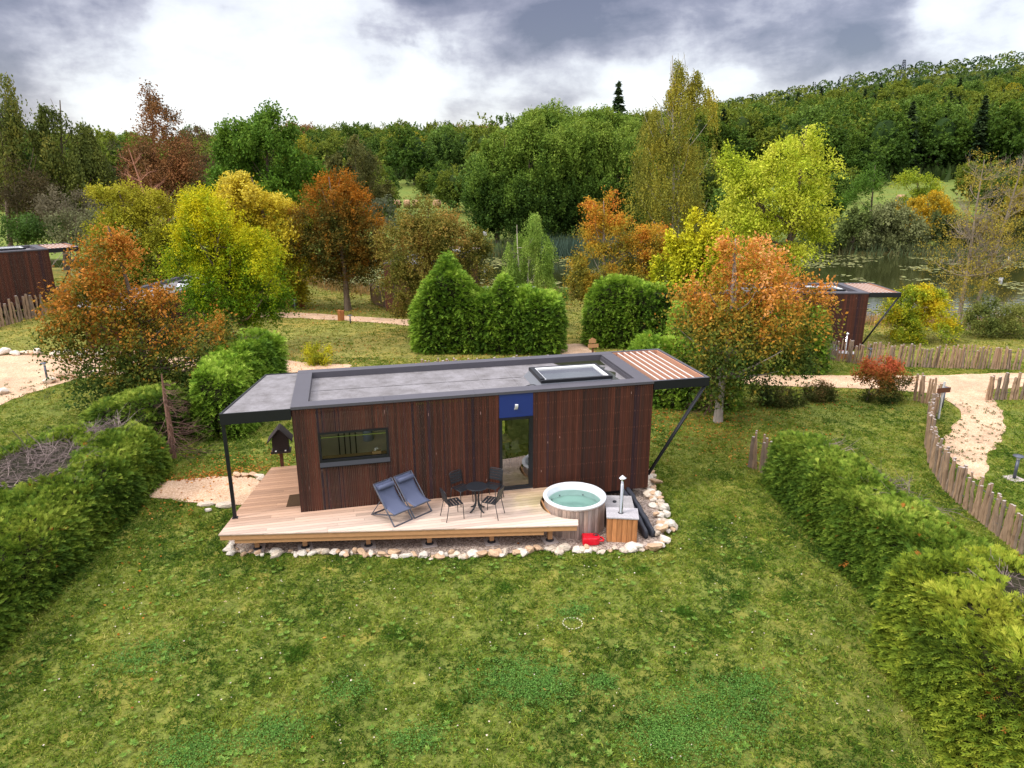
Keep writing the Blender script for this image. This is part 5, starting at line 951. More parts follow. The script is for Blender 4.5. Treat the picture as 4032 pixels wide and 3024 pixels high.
FAR = {'green': [far_mesh('broad', 60, GR[0]), far_mesh('broad', 61, GR[0]), far_mesh('up', 62, GR[4])], 'olive': [far_mesh('broad', 63, GR[1]), far_mesh('broad', 64, GR[1])], 'gold': [far_mesh('broad', 65, GR[2])], 'russet': [far_mesh('broad', 66, GR[3]), far_mesh('up', 67, GR[3])], 'spruce': [far_mesh('spruce', 68, [(.018, .04, .016), (.035, .065, .022), (.06, .09, .028)]), far_mesh('spruce', 69, [(.018, .04, .018), (.035, .065, .026), (.06, .09, .028)])]}
LAB = {'green': 'dark green leafy tree', 'olive': 'olive green leafy tree', 'gold': 'yellowing tree', 'russet': 'russet brown tree', 'spruce': 'dark pointed spruce'}
NMS = {'green': 'leafy_tree', 'olive': 'leafy_tree', 'gold': 'yellow_tree', 'russet': 'russet_tree', 'spruce': 'spruce_tree'}
def put_far(kind, q, sc, where, group, sz=1.):
    o = link(NMS[kind], FAR[kind][rnd.randrange(len(FAR[kind]))]); z = gz(*q); o.location = (q[0], q[1], max(z, -1.9)-.4); s = sc*rnd.uniform(.85, 1.15); sz = .8 if kind == 'spruce' and group else sz; o.scale = (s*rnd.uniform(.9, 1.15), s*rnd.uniform(.9, 1.15), s*sz*rnd.uniform(.9, 1.12)); o.rotation_euler = (0, 0, rnd.uniform(0, 6.28)); tag(o, LAB[kind]+' '+where, 'tree', group); return o
cnt = 0
# wooded hillside, individually up to mid slope
dp = 208.
rows = []
while dp < 800: rows.append(dp); dp *= 1.052
stuffV, stuffC = [], []
for ri, dp in enumerate(rows):
    spc = 9.5 if dp < 300 else 11.; s0 = .10 if dp < 420 else .04; s = s0+rnd.uniform(0, .02)
    while s < .80:
        d2_ = dp*rnd.uniform(.98, 1.02); l2 = s*d2_+rnd.uniform(-2, 2); q = plan(l2, d2_); nn = n3(np.array([[q[0], q[1], 0]]), .018)[0]; r_ = rnd.random()
        if dp < 235 and s < .2: s += spc/dp; continue
        if cnt < 290 and dp < 420:
            kind = 'spruce' if r_ < (.10+(.25 if nn > .35 and dp > 260 else 0)) else 'gold' if r_ > .955 else ('olive' if r_ > .55-nn*.3 else 'green'); wh = 'on the meadow edge of the right hillside' if dp < 225 else 'on the lower slope of the right wooded hill' if dp < 300 else 'halfway up the right wooded hill'
            put_far(kind, q, 1.0 if dp > 230 else 1.12, wh, 'trees on the right hillside'); cnt += 1
        else:
            g = rng; H = g.uniform(11, 15); isS = r_ < .10+(.2 if nn > .3 else 0)+(.15 if dp > 640 else 0); m = 60 if dp > 500 else 90; z = gz(*q)
            if isS:
                t = g.uniform(.1, 1, m); rr_ = 2.6*(1-t)*g.uniform(.4, 1, m)+.15; a = g.uniform(0, 6.28, m); P = np.stack([np.cos(a)*rr_, np.sin(a)*rr_, t*H*.98], -1); c = np.array([(.022, .045, .022)])
            else:
                dd_ = unit(g.normal(size=(m, 3))); dd_[:, 2] = np.abs(dd_[:, 2]); P = dd_*np.array([5., 5., 5.5])+np.array([0, 0, H*.55]); c = np.array([[(.045, .085, .018)], [(.085, .13, .022)], [(.15, .18, .026)]][g.integers(3)])
            A = unit(g.normal(size=(m, 3))); S = unit(np.cross(A, unit(g.normal(size=(m, 3))+np.array([0, 0, .7])))); L = (.95 if isS else 1.35)*g.uniform(.7, 1.3, m)
            stuffV.append(quads(P+np.array([q[0], q[1], z]), A, S, L*1.3, L)); stuffC.append(c*g.uniform(.55, 1.45, (m, 1))*g.uniform(.8, 1.2))
        s += spc/dp*rnd.uniform(.8, 1.25)
V = np.concatenate(stuffV); tag(npmesh('distant_forest', V, np.arange(len(V)).reshape(-1, 4), 'leaf', fcol=np.concatenate(stuffC)), 'mixed forest covering the upper slope and ridge of the right hill', 'forest', kind='stuff')
# middle distance: treeline behind the left meadow and round its edges
for (s0, s1, d0, d1, n, kinds, wh, sc) in (
    (-.33, -.04, 235, 330, 46, ['green', 'olive', 'green', 'olive', 'gold'], 'in the wood behind the hay bale meadow', .85),
    (-.34, -.02, 330, 390, 26, ['russet', 'olive', 'olive'], 'on the skyline behind the hay bale meadow', .95),
    (-.04, .16, 140, 260, 30, ['green', 'green', 'olive'], 'behind the far bank clump', .95),
    (-.30, -.18, 120, 150, 8, ['olive', 'green', 'olive'], 'left of the hay bale meadow', .62),
    (-.80, -.34, 150, 300, 40, ['green', 'olive', 'olive', 'russet'], 'in the wood beyond the left yellow trees', .9),
    (.09, .2, 118, 200, 14, ['green', 'olive'], 'behind the weeping birch', .85)):
    for k in range(n):
        dp = d0+(d1-d0)*(k+.5)/n; s = s0+(s1-s0)*((k*.618+rnd.uniform(-.04, .04)) % 1.); put_far(rnd.choice(kinds), plan(s*dp, dp), sc, wh, 'trees '+wh)
for (u, dp, kind, sc, lb) in ((905, 215, 'green', .95, 'dark round oak standing on the upper left meadow'), (925, 185, 'olive', .42, 'olive bush beside the hay bale meadow'), (965, 180, 'green', .5, 'slim green tree beside the hay bale meadow'), (840, 150, 'green', .55, 'green bush left of the hay bales'), (800, 130, 'olive', .72, 'olive tree directly left of the hay bales'),
                          (985, 150, 'olive', .5, 'pale olive tree right of the hay bales'), (1322, 150, 'spruce', .98, 'lone dark spruce sticking up above the far bank clump'), (1835, 190, 'green', .78, 'mid green tree at the meadow edge right of the lime-yellow maple'), (1450, 180, 'green', 1., 'dark green tree behind the weeping birch, lower half'), (705, 105, 'olive', .8, 'olive tree behind the orange-brown round tree, upper left'), (1570, 112, 'green', .62, 'green tree just right of the weeping birch on the far bank'), (1610, 118, 'olive', .6, 'olive tree on the far bank behind the left half of the lime-yellow maple'), (1780, 125, 'green', .5, 'green bush-like tree on the far bank right of the lime-yellow maple')):
    o = put_far(kind, plan((u*K-2016)/FPX*dp, dp), sc, '', None); o['label'] = lb
# named trees on the right bank
tree('maple_tree', 'small mid green tree on the right meadow, left of the yellow one', 'tree', 1862, 112, [(1875, 395, 30, 30), (1868, 430, 35, 32), (1890, 370, 22, 22), (1850, 455, 28, 22)], 420, 'broad', [DG, MG, (.13, .22, .03)], 70, 1.9, tr=.2, gap=-.6)
tree('maple_tree', 'yellow-green tree on the right meadow above the golden one', 'tree', 1985, 114, [(1975, 385, 30, 26), (1995, 400, 25, 22), (1970, 420, 28, 20)], 380, 'broad', [(.10, .16, .02), YG, (.42, .42, .03)], 71, 1.9, tr=.2, gap=-.6)
tree('cherry_tree', 'golden orange spreading tree on the right bank behind the willow bush', 'tree', 2000, 106, [(2000, 435, 45, 22), (2030, 450, 35, 25), (1965, 450, 30, 18), (2010, 480, 40, 25)], 620, 'horiz', [(.20, .17, .02), (.50, .32, .015), (.70, .42, .02)], 72, 1.7, tr=.2, gap=-.4)
tree('willow_bush', 'large rounded grey-olive willow bush on the right pond bank', 'bush', 1915, 98, [(1900, 490, 50, 42), (1950, 500, 50, 42), (1880, 515, 55, 35), (1960, 520, 45, 30), (1920, 470, 40, 28)], 1500, 'upswept', [(.10, .12, .045), (.20, .22, .08), (.32, .33, .15)], 73, .95, tr=.12, gap=-.8)
tree('willow_bush', 'olive bush on the far bank left of the large willow bush', 'bush', 1835, 97, [(1830, 500, 32, 32), (1790, 520, 35, 25), (1850, 485, 25, 25)], 520, 'upswept', [(.07, .10, .025), (.15, .19, .045)], 74, 1., tr=.1, gap=-.8)
for i, (u, v, ru, rv) in enumerate(((2050, 500, 40, 35), (2110, 510, 45, 35), (2180, 500, 45, 40), (2190, 450, 40, 30), (1755, 500, 30, 40))):
    tree('bank_bush', ['dark bush on the far right bank just right of the willow bush', 'brown-green bush on the far right bank behind the bare tree', 'bush on the far right bank at the picture edge', 'yellowish bush above the right bank at the picture edge', 'green bush on the far bank behind the lime-yellow maple'][i], 'bush', u, 98+i, [(u, v, ru, rv), (u+15, v+12, ru*.8, rv*.7)], 420, 'upswept', [[(.05, .07, .02), (.10, .12, .03)], [(.09, .07, .025), (.16, .13, .04)], [(.06, .08, .02), (.13, .13, .03)], [(.12, .12, .02), (.36, .26, .02)], [(.04, .08, .015), (.09, .14, .03)]][i], 75+i, 1., tr=.1, gap=-.8)
for (u, dp, kind, sc, lb) in ((1725, 104, 'green', .42, 'green bush on the far bank showing right of the lime-yellow maple'), (1800, 150, 'olive', .5, 'lone olive bush in the right meadow near the pond'), (2070, 150, 'olive', .5, 'olive tree in the right meadow above the bare birch'), (2130, 130, 'green', .5, 'green tree in the right meadow behind the bare birch'), (2195, 122, 'gold', .55, 'yellowing tree in the right meadow at the picture edge'), (1500, 120, 'olive', .7, 'olive tree on the far bank behind the weeping birch foot')):
    o = put_far(kind, plan((u*K-2016)/FPX*dp, dp), sc, '', None); o['label'] = lb
# near right: yellow-green maple by cabin, bare lichen birch, shrubs
tree('maple_tree', 'low yellow-green maple beside the pond cabin pergola', 'tree', 1985, 43, [(1980, 650, 50, 28), (1950, 690, 50, 35), (2020, 690, 48, 38), (1985, 700, 60, 30), (2000, 640, 30, 22)], 1300, 'horiz', [(.12, .20, .02), (.28, .36, .025), (.56, .48, .02), (.70, .46, .02)], 81, .72, tr=.08, gap=-.5)
tree('willow_bush', 'fine-leaved olive bush behind the right end of the long palisade', 'bush', 2160, 44, [(2150, 680, 45, 30), (2200, 690, 45, 35), (2120, 700, 35, 22)], 1100, 'fine', [(.06, .09, .02), (.16, .19, .04), (.26, .26, .06)], 82, 1.3, tr=.05, gap=-.8)
g = np.random.default_rng(5); p = plan((2088*K-2016)/FPX*46.5, 46.5); base = (p[0], p[1], gz(*p)); t = thing('bare_birch', 'nearly bare grey birch with two stems at the right before the pond', 'tree', base)
for q in (0, 1):
    mb = MB(); mb.col = (.27, .22, .17); mb.smooth = True; o = np.array([q*.9, q*-.2, -.1]); pts = [o+np.array([q*t_*1.6+math.sin(t_*4)*.25, math.sin(t_*3+q)*.3, t_*11.]) for t_ in np.linspace(0, 1, 10)]; rad = [.15*(1-.85*i/9) for i in range(10)]; mb.tube([tuple(x) for x in pts], rad, 8, False)
    for k in range(40):
        i = 1+int(g.uniform(.15, .98)*8); a = g.uniform(0, 6.28); bare(mb, pts[i], (math.cos(a), math.sin(a), g.uniform(.0, .9)), g.uniform(1.2, 2.9)*(1-.4*i/9), rad[i]*.4, 2, g, .6, .25, 5)
    mb.build('trunk', 'bark', t)
V, F, C = crown_geo([(.6, 0, 9., 2.4, 2.4, 3.), (.4, 0, 6.2, 3., 3., 2.2), (.3, 0, 3.6, 2.2, 2.2, 1.6)], 1500, 'fine', [(.24, .18, .05), (.42, .32, .04), (.20, .20, .04)], 84, 1., gap=-.3, shell=.1, bough=9, bsz=.3); npmesh('crown', V, F, 'leaf', t, C)
# shrubs on the right lawn
tree('red_shrub', 'red-tipped shrub with green base beside the short palisade', 'bush', 1910, 29.3, [(1910, 800, 48, 22), (1880, 815, 30, 25), (1945, 820, 32, 28), (1910, 845, 45, 22)], 1000, 'fine', [(.04, .07, .015), (.13, .12, .025), (.34, .12, .025), (.46, .10, .04)], 85, .95, tr=.03, gap=-.6, tone=lambda Q, h, f, g: .9*h+.2*n3(Q, 2.))
tree('low_shrub', 'round dark green-brown shrub on the lawn edge of the right path', 'bush', 1771, 29.6, [(1770, 846, 28, 17), (1785, 852, 18, 13)], 900, 'fine', [(.03, .05, .012), (.09, .10, .02), (.20, .10, .04)], 86, .8, tr=.02, gap=-1.)
tree('low_shrub', 'sprawling dark shrub left of the round shrub on the right lawn', 'bush', 1690, 29., [(1690, 855, 35, 14), (1650, 850, 30, 15), (1725, 862, 18, 11)], 900, 'fine', [(.03, .05, .012), (.08, .10, .02), (.14, .09, .03)], 87, .8, tr=.02, gap=-1.)
tree('yellow_shrub', 'small bright yellow-green shrub on the slope above the cabin roof', 'bush', 686, 35.8, [(675, 765, 17, 18), (700, 762, 16, 20), (686, 780, 20, 16)], 450, 'fine', [(.20, .24, .02), (.48, .46, .02), (.60, .54, .03)], 88, .9, tr=.03, gap=-1.)
tree('green_sapling', 'small green sapling by the pond left of the orange and yellow tree', 'bush', 1208, 56, [(1205, 625, 12, 14), (1218, 635, 12, 12)], 160, 'fine', [(.10, .20, .03), (.18, .30, .05)], 89, 1.2, tr=.03, gap=-1.)
# left background
tree('willow_tree', 'tall dark willow at the left edge, drooping against the sky', 'tree', 30, 70, [(15, 235, 40, 45), (10, 300, 60, 60), (60, 330, 60, 50), (20, 380, 70, 60), (70, 410, 55, 50)], 1200, 'weeping', [(.05, .07, .018), (.12, .15, .030), (.24, .22, .04)], 90, 1.5, tr=.3, limbs=22, gap=-.15)
tree('willow_tree', 'second dark willow with ragged top, right of the one at the left edge', 'tree', 150, 72, [(130, 240, 35, 38), (120, 290, 50, 50), (160, 310, 45, 55), (190, 350, 50, 55), (130, 370, 60, 60), (200, 410, 50, 50), (150, 440, 60, 45)], 1400, 'weeping', [(.05, .07, .018), (.12, .15, .030), (.20, .22, .04)], 91, 1.5, tr=.3, limbs=26, gap=-.12)
tree('alder_tree', 'tall russet-brown tree with thin top behind the left yellow trees', 'tree', 350, 74, [(325, 215, 20, 28), (345, 250, 32, 32), (330, 300, 55, 50), (370, 330, 45, 50), (300, 350, 40, 50), (350, 390, 70, 55), (400, 380, 35, 50)], 2600, 'fine', [(.10, .07, .025), (.24, .12, .045), (.38, .16, .06)], 92, 2.2, tr=.22, bark=(.30, .15, .10), limbs=34, gap=-.35, shell=.2, bough=11, bsz=.3)
t = thing('dead_tree', 'leafless reddish tree with spreading pale limbs in front of the russet tree', 'tree', tuple(np.append(plan((352*K-2016)/FPX*68, 68), gz(*plan((352*K-2016)/FPX*68, 68))))); mb = MB(); mb.col = (.42, .20, .13); g = np.random.default_rng(15)
pts = [np.array([math.sin(t_*4)*.3-t_*1.0, 0, t_*11.5]) for t_ in np.linspace(0, 1, 9)]; mb.tube([tuple(x) for x in pts], [.2*(1-.85*i/8) for i in range(9)], 7, False)
for k in range(26): i = 2+k % 6; a = k*2.4; bare(mb, pts[i], (math.cos(a), math.sin(a), .45), g.uniform(2.2, 4.)*(1.1-.1*i), .07*(1-.1*i), 2, g, .45, .15, 5)
mb.build('trunk', 'bark', t)
def thicket(name, lb, u, v, ru, rv, dp, cols, seed, n=500, sty='fine', sz=1.9): tree(name, lb, 'bush', u, dp, [(u, v, ru, rv), (u-ru*.5, v+rv*.3, ru*.7, rv*.7), (u+ru*.5, v+rv*.2, ru*.7, rv*.7)], n, sty, cols, seed, sz, tr=.08, gap=-.7, group=None)
thicket('thicket', 'dark brown thicket below the willow at the left edge', 40, 420, 75, 60, 66, [(.035, .03, .014), (.10, .075, .03)], 93, 700)
thicket('thicket', 'grey twiggy thicket left of the olive-yellow tree', 150, 450, 60, 40, 62, [(.09, .08, .05), (.20, .17, .10)], 94, 600)
thicket('thicket', 'pale olive reed-like bush behind the left cabin', 170, 485, 60, 35, 58, [(.10, .11, .05), (.22, .22, .10)], 95, 600)
thicket('green_bush', 'fresh green bush just behind the left cabin roof', 60, 485, 50, 32, 57, [(.035, .07, .015), (.09, .17, .025)], 96, 560)
thicket('thicket', 'dark bush between the willow and the russet tree', 240, 380, 40, 60, 76, [(.04, .045, .018), (.10, .095, .035)], 97, 500)
thicket('thicket', 'brown-grey thicket right of the russet tree', 430, 340, 35, 55, 80, [(.09, .06, .035), (.20, .12, .06)], 98, 420)
tree('alder_tree', 'tall olive-brown pointed tree just above right of the orange-brown round tree', 'tree', 775, 92, [(775, 310, 18, 28), (785, 350, 35, 40), (760, 390, 45, 45), (800, 400, 35, 45), (730, 360, 28, 30), (820, 440, 30, 35)], 900, 'upswept', [(.05, .06, .016), (.13, .13, .03), (.22, .19, .05)], 111, .9, tr=.2, gap=-.35)
thicket('thicket', 'dark olive tree mass behind the orange-brown round tree, right side', 770, 370, 45, 55, 88, [(.045, .055, .015), (.12, .12, .03)], 99, 520)
thicket('thicket', 'dark thicket under the tall green poplar', 450, 420, 50, 55, 70, [(.035, .05, .012), (.10, .11, .02)], 100, 420)
thicket('thicket', 'grey-green willow scrub by the pond between two autumn trees', 830, 470, 25, 45, 84, [(.09, .11, .07), (.16, .18, .10)], 101, 300)
g = np.random.default_rng(19); q = plan((225*K-2016)/FPX*58, 58); t = thing('dead_shrub', 'bare grey dead shrub behind the top of the left orange tree', 'bush', (q[0], q[1], gz(*q))); mb = MB(); mb.col = (.30, .24, .20)
for k in range(12): a = k*2.4; bare(mb, np.array([math.cos(a)*.3, math.sin(a)*.3, 0.]), (math.cos(a)*.4, math.sin(a)*.4, 1), g.uniform(3, 5.), .06, 2, g, .6, -.2, 4)
mb.build('branches', 'bark', t)
# undergrowth along the forest foot and shore (nobody could count it)
def band(name, pts, n, h, w, cols, label, seed, kinds='blade', width=1.5):
    g = np.random.default_rng(seed); P = np.array(pts, float); seg = np.linalg.norm(np.diff(P, axis=0), axis=1); cum = np.concatenate([[0], np.cumsum(seg)]); s = g.uniform(0, cum[-1], n); i = np.clip(np.searchsorted(cum, s)-1, 0, len(seg)-1)
    Q = P[i]+(P[i+1]-P[i])*((s-cum[i])/seg[i])[:, None]; dn = np.stack([-(P[i+1]-P[i])[:, 1], (P[i+1]-P[i])[:, 0]], -1)/seg[i][:, None]; Q = Q+dn*g.normal(size=(n, 1))*width*.5
    z = np.maximum(hgt(Q[:, 0], Q[:, 1]), -1.95); hh = h*g.uniform(.5, 1.1, n)*(.8+.35*n3(np.stack([Q[:, 0], Q[:, 1], Q[:, 0]*0], -1), .8)); B = np.stack([Q[:, 0], Q[:, 1], z], -1); D = unit(g.normal(size=(n, 3))*[.28, .28, 0]+[0, 0, 1]); S = unit(np.cross(D, g.normal(size=(n, 3))))
    V = np.stack([B-S*w*.5, B+S*w*.5, B+D*hh[:, None]*.7+S*w*.4, B+D*hh[:, None]], 1).reshape(-1, 3); C = colmix(cols, .5+.45*n3(B, .35)+g.normal(size=n)*.15, .25, g); return tag(npmesh(name, V, np.arange(n*4).reshape(-1, 4), 'grass', fcol=C), label, 'reeds', kind='stuff')
sh = [tuple(plan(l, d)) for l, d in ((-38, 75), (-23.8, 70.5), (-11.5, 63), (6, 61.5), (17, 55.5), (27, 49.5), (33.6, 49.5), (45, 48.5), (56, 48.5))]
band('shore_grass', sh, 9000, 1.15, .05, [(.10, .13, .025), (.28, .18, .06), (.42, .24, .09), (.36, .26, .12)], 'brown and rust-red tall grass along the near pond shore', 1, width=3.2)
fsh = [tuple(plan(l, d)) for l, d in ((-24, 94), (-2, 96.5), (8, 99.5), (20, 101), (40, 97.5), (67, 94.5), (100, 93))]
band('far_reeds', fsh, 6000, 1.9, .10, [(.05, .09, .035), (.10, .14, .06), (.20, .17, .07)], 'grey-green reeds along the far pond bank', 2, width=2.6)
band('reed_bed', [tuple(plan(l, d)) for l, d in ((3, 96), (18, 97))], 3500, 3.2, .09, [(.06, .10, .07), (.11, .17, .12)], 'tall blue-green reed bed below the dark far bank clump', 3, width=2.2)
band('meadow_edge', [tuple(plan(l, d)) for l, d in ((30, 200), (70, 203), (160, 206))], 2200, 4.5, 1.3, [(.03, .055, .012), (.06, .09, .02)], 'scrubby undergrowth along the foot of the right hillside wood', 4, width=5)
band('meadow_edge', [tuple(plan(l, d)) for l, d in ((-70, 232), (-8, 236), (20, 225))], 1800, 5., 1.3, [(.03, .055, .012), (.07, .09, .02)], 'scrubby undergrowth along the wood behind the hay bale meadow', 5, width=5)
# ------------------------------------------------------------------ clipped thuja hedges
def hedge(name, label, path, hw, H, n, cols, seed, peaks=(), dead=(), size=1., lump=.19, orange=0.):
    g = np.random.default_rng(seed); P = np.array(path, float); seg = np.linalg.norm(np.diff(P, axis=0), axis=1); cum = np.concatenate([[0], np.cumsum(seg)]); Lt = cum[-1]; root = thing(name, label, 'hedge', (P[0, 0], P[0, 1], gz(*P[0])))
    off = np.array([P[0, 0], P[0, 1], gz(*P[0])]); ns = max(14, int(Lt/.22)); nt_ = 30; u = np.linspace(-1, 1, ns); u = np.sign(u)*(1-(1-np.abs(u))**1.25); s = (u+1)/2*Lt
    C = np.stack([np.interp(s, cum, P[:, 0]), np.interp(s, cum, P[:, 1])], -1); T = unit(np.gradient(C, axis=0)); Nn = np.stack([T[:, 1], -T[:, 0]], -1)
    hwv = np.interp(s, cum, np.broadcast_to(hw, len(P))); Hv = np.interp(s, cum, np.broadcast_to(H, len(P)))
    for (ps, pw, ph) in peaks: Hv = Hv+ph*np.maximum(0, 1-np.abs(s-ps)/pw)
    capl = np.minimum(s, Lt-s)/max(hwv.mean()*.6, .3); e = np.clip(1-(1-np.clip(capl, 0, 1))**3, .02, 1)**.45
    th = np.linspace(0, math.pi, nt_); cx = np.sign(np.cos(th))*np.abs(np.cos(th))**.5; sz = np.abs(np.sin(th))**.55
    wt = np.ones((ns, nt_))
    for (ps, pw, ph) in peaks: wt -= (.34*np.maximum(0, 1-np.abs(s-ps)/pw))[:, None]*sz[None]**2
    X = C[:, None, 0]+Nn[:, None, 0]*(hwv*e)[:, None]*cx*wt; Y = C[:, None, 1]+Nn[:, None, 1]*(hwv*e)[:, None]*cx*wt; Zb = hgt(C[:, 0], C[:, 1])[:, None]; Z = Zb+(Hv*(.35+.65*e))[:, None]*sz[None]-.03
    V = np.stack([X, Y, Z], -1); ctr = np.stack([C[:, 0], C[:, 1], Zb[:, 0]+Hv*.45], -1)[:, None]; O = unit(V-ctr); V = V+O*(n3(V.reshape(-1, 3), 1.3).reshape(ns, nt_)*lump+n3(V.reshape(-1, 3)+5, 3.4).reshape(ns, nt_)*lump*.8)[..., None]
    I, J = np.meshgrid(np.arange(ns-1), np.arange(nt_-1), indexing='ij'); a = (I*nt_+J).ravel(); F = np.stack([a, a+nt_, a+nt_+1, a+1], -1); VV = V.reshape(-1, 3)
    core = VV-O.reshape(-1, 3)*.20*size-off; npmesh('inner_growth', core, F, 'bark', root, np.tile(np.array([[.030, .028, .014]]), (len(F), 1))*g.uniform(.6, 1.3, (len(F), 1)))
    q = VV[F]; nr = np.cross(q[:, 2]-q[:, 0], q[:, 3]-q[:, 1]); ar = np.linalg.norm(nr, axis=1); nr = unit(nr); fo = O.reshape(-1, 3)[F].mean(1); nr = np.where(((nr*fo).sum(1) < 0)[:, None], -nr, nr)
    k = g.choice(len(F), n, p=ar/ar.sum()); w1, w2 = g.uniform(0, 1, (n, 1)), g.uniform(0, 1, (n, 1)); Q = q[k]; B = (Q[:, 0]*(1-w1)+Q[:, 1]*w1)*(1-w2)+(Q[:, 3]*(1-w1)+Q[:, 2]*w1)*w2; Nr = nr[k]
    bare_m = np.zeros(n, bool)
    for (dx, dy, rx, ry) in dead: bare_m |= ((((B[:, 0]-dx)/rx)**2+((B[:, 1]-dy)/ry)**2+.5*n3(B, 2.2)) < 1) & (Nr[:, 2] > .3)
    B, Nr = B[~bare_m], Nr[~bare_m]; n = len(B); B = B-Nr*g.uniform(-.04, .26, (n, 1))*size
    side = unit(g.normal(size=(n, 3))); D = unit(Nr*.62+np.array([0, 0, .26])+side*.34+.5*np.stack([n3(B, 1.7), n3(B+7, 1.7), np.zeros(n)], -1)); S = unit(np.cross(D, unit(g.normal(size=(n, 3))*.4+np.array([0, 0, 1.])))); up = np.cross(S, D); L = .23*size*g.uniform(.6, 1.3, n)[:, None]
    parts = []; dr = np.array([0, 0, -1.])
    for (f, ang, ln, wd) in ((.5, 0, 1., .10), (.22, .62, .46, .115), (.22, -.62, .46, .115), (.45, .58, .40, .12), (.45, -.58, .40, .12), (.68, .5, .30, .13), (.68, -.5, .30, .13)):
        A = unit(D*math.cos(ang)+S*math.sin(ang)+dr*.45*f+up*g.normal(size=(n, 1))*.12); Pm = B+D*L*f+dr*L*.55*f*f+A*L*ln*(.42 if ang else 0); parts.append(quads(Pm, A, unit(np.cross(A, up)), (L*ln)[:, 0], (L*(wd if not ang else wd*.82))[:, 0]).reshape(n, 4, 3))
    VV2 = np.stack(parts, 1).reshape(-1, 3); m = n*7; topn = np.repeat(Nr[:, 2], 7); BB = np.repeat(B, 7, 0)
    tt = .30+.26*sstep(topn, .1, .9)+.24*n3(BB, .9)+.14*n3(BB+3, 3.)+np.tile([0, 0, 0, .07, .07, .15, .15], n); Cc = colmix(cols, tt+np.repeat(g.normal(size=n)*.14, 7), .16, g)  # fronds facing up toned lighter: bleaching, mostly top light in the colour
    if orange: o_ = np.repeat((g.random(n) < orange) & (n3(B, 1.1) > .2), 7); Cc[o_] = np.array([.42, .16, .03])
    npmesh('foliage', VV2-off, np.arange(len(VV2)).reshape(-1, 4), 'needle', root, Cc)
    if dead:
      for dpatch in dead:
        mb = MB(); mb.col = (.30, .24, .22)
        for (dx, dy, rx, ry) in (dpatch,):
            for _ in range(int(110*rx*ry)+10):
                a = g.uniform(0, 6.28); r_ = g.uniform(0, .95)**.5; x, y = dx+math.cos(a)*rx*r_, dy+math.sin(a)*ry*r_; i = np.argmin((C[:, 0]-x)**2+(C[:, 1]-y)**2); z = Zb[i, 0]+Hv[i]-.22+g.uniform(-.12, .1)
                mb.col = tuple(np.array([.21, .16, .145])*g.uniform(.5, 1.5)); bare(mb, np.array([x, y, z])-off, (g.normal(), g.normal(), .12), g.uniform(.4, .95), .013, 1, g, .6, .05, 3, 3)
        mb.build('dead_branches', 'bark', root)
    return root
HD = [(.035, .078, .010), (.090, .165, .017), (.20, .29, .030), (.38, .43, .07)]
HC = [(.035, .076, .010), (.088, .160, .017), (.20, .28, .029), (.38, .43, .065)]
HY = [(.055, .095, .011), (.13, .20, .018), (.27, .33, .028), (.44, .45, .055)]
HG = [(.050, .11, .013), (.14, .26, .024), (.30, .45, .042), (.50, .62, .11)]
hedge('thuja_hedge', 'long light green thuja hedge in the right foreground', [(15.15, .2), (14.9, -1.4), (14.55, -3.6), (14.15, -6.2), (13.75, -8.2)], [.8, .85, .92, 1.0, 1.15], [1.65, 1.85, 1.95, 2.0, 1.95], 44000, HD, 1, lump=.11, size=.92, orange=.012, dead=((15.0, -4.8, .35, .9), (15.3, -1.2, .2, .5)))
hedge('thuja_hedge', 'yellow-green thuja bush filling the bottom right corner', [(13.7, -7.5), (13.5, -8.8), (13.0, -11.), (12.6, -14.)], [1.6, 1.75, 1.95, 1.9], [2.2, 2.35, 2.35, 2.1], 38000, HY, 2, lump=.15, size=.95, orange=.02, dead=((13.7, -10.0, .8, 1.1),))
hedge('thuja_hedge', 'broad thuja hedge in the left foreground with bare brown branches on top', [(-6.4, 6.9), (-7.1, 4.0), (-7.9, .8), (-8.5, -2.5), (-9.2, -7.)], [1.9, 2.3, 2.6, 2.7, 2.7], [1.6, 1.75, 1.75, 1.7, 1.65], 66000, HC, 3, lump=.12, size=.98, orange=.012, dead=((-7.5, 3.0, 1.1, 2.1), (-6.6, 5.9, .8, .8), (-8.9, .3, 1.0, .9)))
hedge('thuja_hedge', 'rough thuja growth at the foot of the left orange tree', [(-8.0, 9.6), (-6.2, 8.7), (-4.7, 8.2)], [.9, 1.2, 1.1], [1.3, 1.9, 2.2], 6000, HC, 4, size=1.15, lump=.22)
hedge('thuja_hedge', 'tall dark green thuja hedge rising behind the canopy of the main cabin', [(-3.5, 8.2), (-3.2, 10), (-2.7, 12.2), (-2.3, 14.4)], [.8, 1.0, 1.1, 1.1], [2.5, 2.8, 2.9, 2.8], 22000, HG, 5, size=1.25, dead=((-3.0, 12.6, .4, .5),), lump=.2)
hedge('thuja_hedge', 'wide bright green thuja hedge with two pointed tops behind the main cabin roof', [(5.1, 20.9), (8.6, 20.2), (13.2, 18.7)], [1.35, 1.4, 1.35], [3.1, 3.2, 3.15], 26000, HG, 6, peaks=((2.0, 1.55, 2.2), (5.1, .6, 1.05), (6.4, .5, .3)), size=1.5, lump=.24)
hedge('thuja_hedge', 'green thuja hedge right of the gap behind the pergola', [(15.0, 20.2), (17.8, 19.5), (21.6, 18.6)], [1.2, 1.3, 1.2], [3.2, 3.7, 3.1], 18000, HG, 7, size=1.35, peaks=((1.6, 1.2, .5),), lump=.2)
hedge('thuja_hedge', 'dark thuja hedge behind the right orange tree ending at the long palisade', [(17.5, 14.2), (20.5, 13.2), (23.6, 12.6), (25.2, 12.5)], [1.2, 1.3, 1.3, 1.1], [3.2, 3.3, 3.2, 3.0], 14000, HG, 8, size=1.4, lump=.2)
